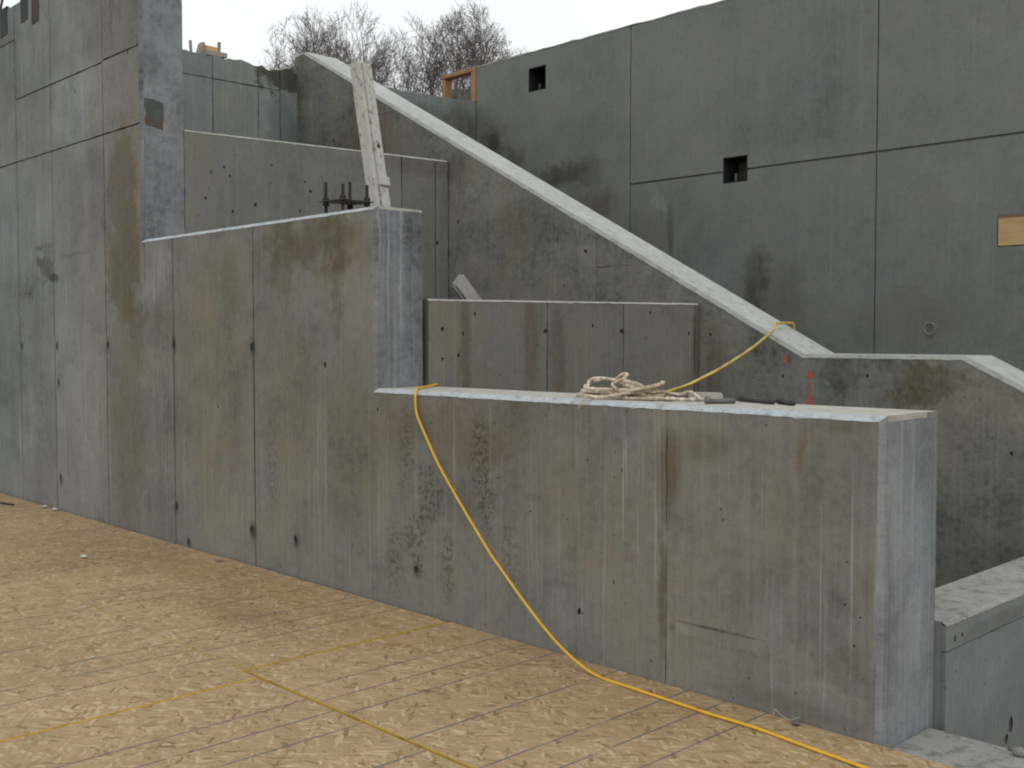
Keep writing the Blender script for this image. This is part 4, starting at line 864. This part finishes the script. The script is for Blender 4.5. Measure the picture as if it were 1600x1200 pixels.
# ------------------------------------------------------------------ bare winter trees beyond the walls
BARK = simple('bark', (0.11, 0.09, 0.085), 0.9, var=0.4, scale=6); TWIG = simple('twig_bark', (0.145, 0.118, 0.118), 0.9, var=0.3, scale=4)
def tree(px, H, spread, seed, label, forks=4, dens=1.0, trunk=0.16, up=0.62, loc_z=4.4):
    r = random.Random(seed); tv, tf_, cv, cf = [], [], [], []
    def seg(p0, p1, r0, r1, sides, V, Fc):
        t = (p1 - p0); t.normalize(); a = t.cross(Vector((0.3, 0.9, 0.2))).normalized(); b = t.cross(a); k = len(V)
        for p, rr in ((p0, r0), (p1, r1)):
            for q in range(sides):
                th = 2 * pi * q / sides; V.append(p + a * cos(th) * rr + b * sin(th) * rr)
        for q in range(sides): Fc.append([k + q, k + (q + 1) % sides, k + sides + (q + 1) % sides, k + sides + q])
    cz, rz_ = 0.60 * H, 0.40 * H
    def inside(p): return (p.x * p.x + p.y * p.y) / (spread * spread) + ((p.z - cz) / rz_) ** 2 < 1.0 + r.gauss(0, .06)
    def grow(p, d, L, rad, lev):
        n = 5 if lev < 2 else (4 if lev < 4 else 3)
        V, Fc = (tv, tf_) if lev < 3 else (cv, cf); sides = 7 if lev == 0 else (5 if lev < 3 else 3)
        sl = L / n; r0 = rad
        for i in range(n):
            d = (d + Vector((r.gauss(0, .12), r.gauss(0, .12), r.gauss(0.03, .09))) * (1.0 if lev else .3)).normalized()
            p1 = p + d * sl; r1 = rad * (1 - (i + 1) / n * 0.5)
            if lev > 0 and not inside(p1): return
            seg(p, p1, r0, r1, sides, V, Fc); p = p1; r0 = r1
            if 0 < lev < 6 and (i >= 1 or lev > 2) and r.random() < 0.80 * dens:
                ax = d.cross(Vector((r.gauss(0, 1), r.gauss(0, 1), r.gauss(0, 1)))).normalized()
                nd = Matrix.Rotation(r.uniform(0.4, 1.05), 3, ax) @ d; nd.z += 0.10; nd.normalize()
                grow(p, nd, L * r.uniform(.42, .66), max(r1 * .62, .0072), lev + 1)
        if lev < 6:
            kids = forks if lev == 0 else 2
            for q in range(kids):
                az = 2 * pi * (q + r.random() * .6) / kids; tl = r.uniform(.18, .62) if lev == 0 else r.uniform(.2, .55)
                ax = Vector((cos(az), sin(az), 0)) if lev == 0 else d.cross(Vector((r.gauss(0, 1), r.gauss(0, 1), r.gauss(0, 1)))).normalized()
                nd = Matrix.Rotation(tl, 3, ax) @ d; nd.z += 0.08; nd.normalize()
                grow(p, nd, H * r.uniform(.26, .34) if lev == 0 else L * r.uniform(.62, .80), max(r0 * (.72 if lev == 0 else .77), .0072), lev + 1)
    grow(Vector((0, 0, -0.6)), Vector((0, 0, 1)), H * .34, trunk, 0)
    root = empty('bare_tree', (px[0], px[1], loc_z)); tag(root, label, 'tree', 'bare winter trees beyond the walls')
    for nm, V, Fc, m in (('trunk', tv, tf_, BARK), ('crown', cv, cf, TWIG)):
        me = bpy.data.meshes.new(nm); me.from_pydata([tuple(v) for v in V], [], Fc); link(nm, me, m, root)
    return root
TC = 0
def treepos(az_deg, dist):   # bearing measured from the camera's heading, metres out from it
    a = radians(az_deg); d = Vector((fh.x * cos(a) - fh.y * sin(a), fh.x * sin(a) + fh.y * cos(a), 0))
    return (2.014 + d.x * dist, -3.961 + d.y * dist)
for az, dist, H, sp, sd_, lab, fk, dn, tk in (
    (10.4, 47, 11.3, 2.6, 11, 'leftmost pale bare tree with wide sparse crown above the stair wall', 6, 1.05, .13),
    (8.0, 44, 10.6, 2.1, 23, 'upright bare tree just right of the sloping cap top', 5, 1.0, .17),
    (5.4, 46, 10.9, 1.9, 37, 'middle dense bare tree behind the leaning post and its cap', 5, 1.05, .17),
    (2.3, 45, 11.0, 2.4, 41, 'largest dark bare tree above the timber box', 6, 1.08, .20),
    (0.0, 52, 11.2, 2.6, 59, 'low bare tree at right fading behind the back wall top', 5, .95, .15),
    (6.6, 62, 15.0, 2.8, 61, 'farther thin bare tree seen between two nearer crowns', 5, .95, .15),
    (3.9, 60, 14.6, 2.6, 67, 'farther bare tree filling the gap left of the largest one', 5, 1.0, .15),
    (9.2, 56, 13.6, 2.6, 83, 'farther pale bare tree behind the leftmost sparse crown', 5, .85, .15),
    (1.3, 54, 12.6, 2.4, 97, 'farther bare tree just right of the largest dark crown', 5, .95, .15),
    (26.9, 34, 14.0, 1.5, 71, 'bare branches of a tree over the far left wall corner', 5, .8, .15)):
    tree(treepos(az, dist), H, sp, sd_, lab, fk, dn, tk)
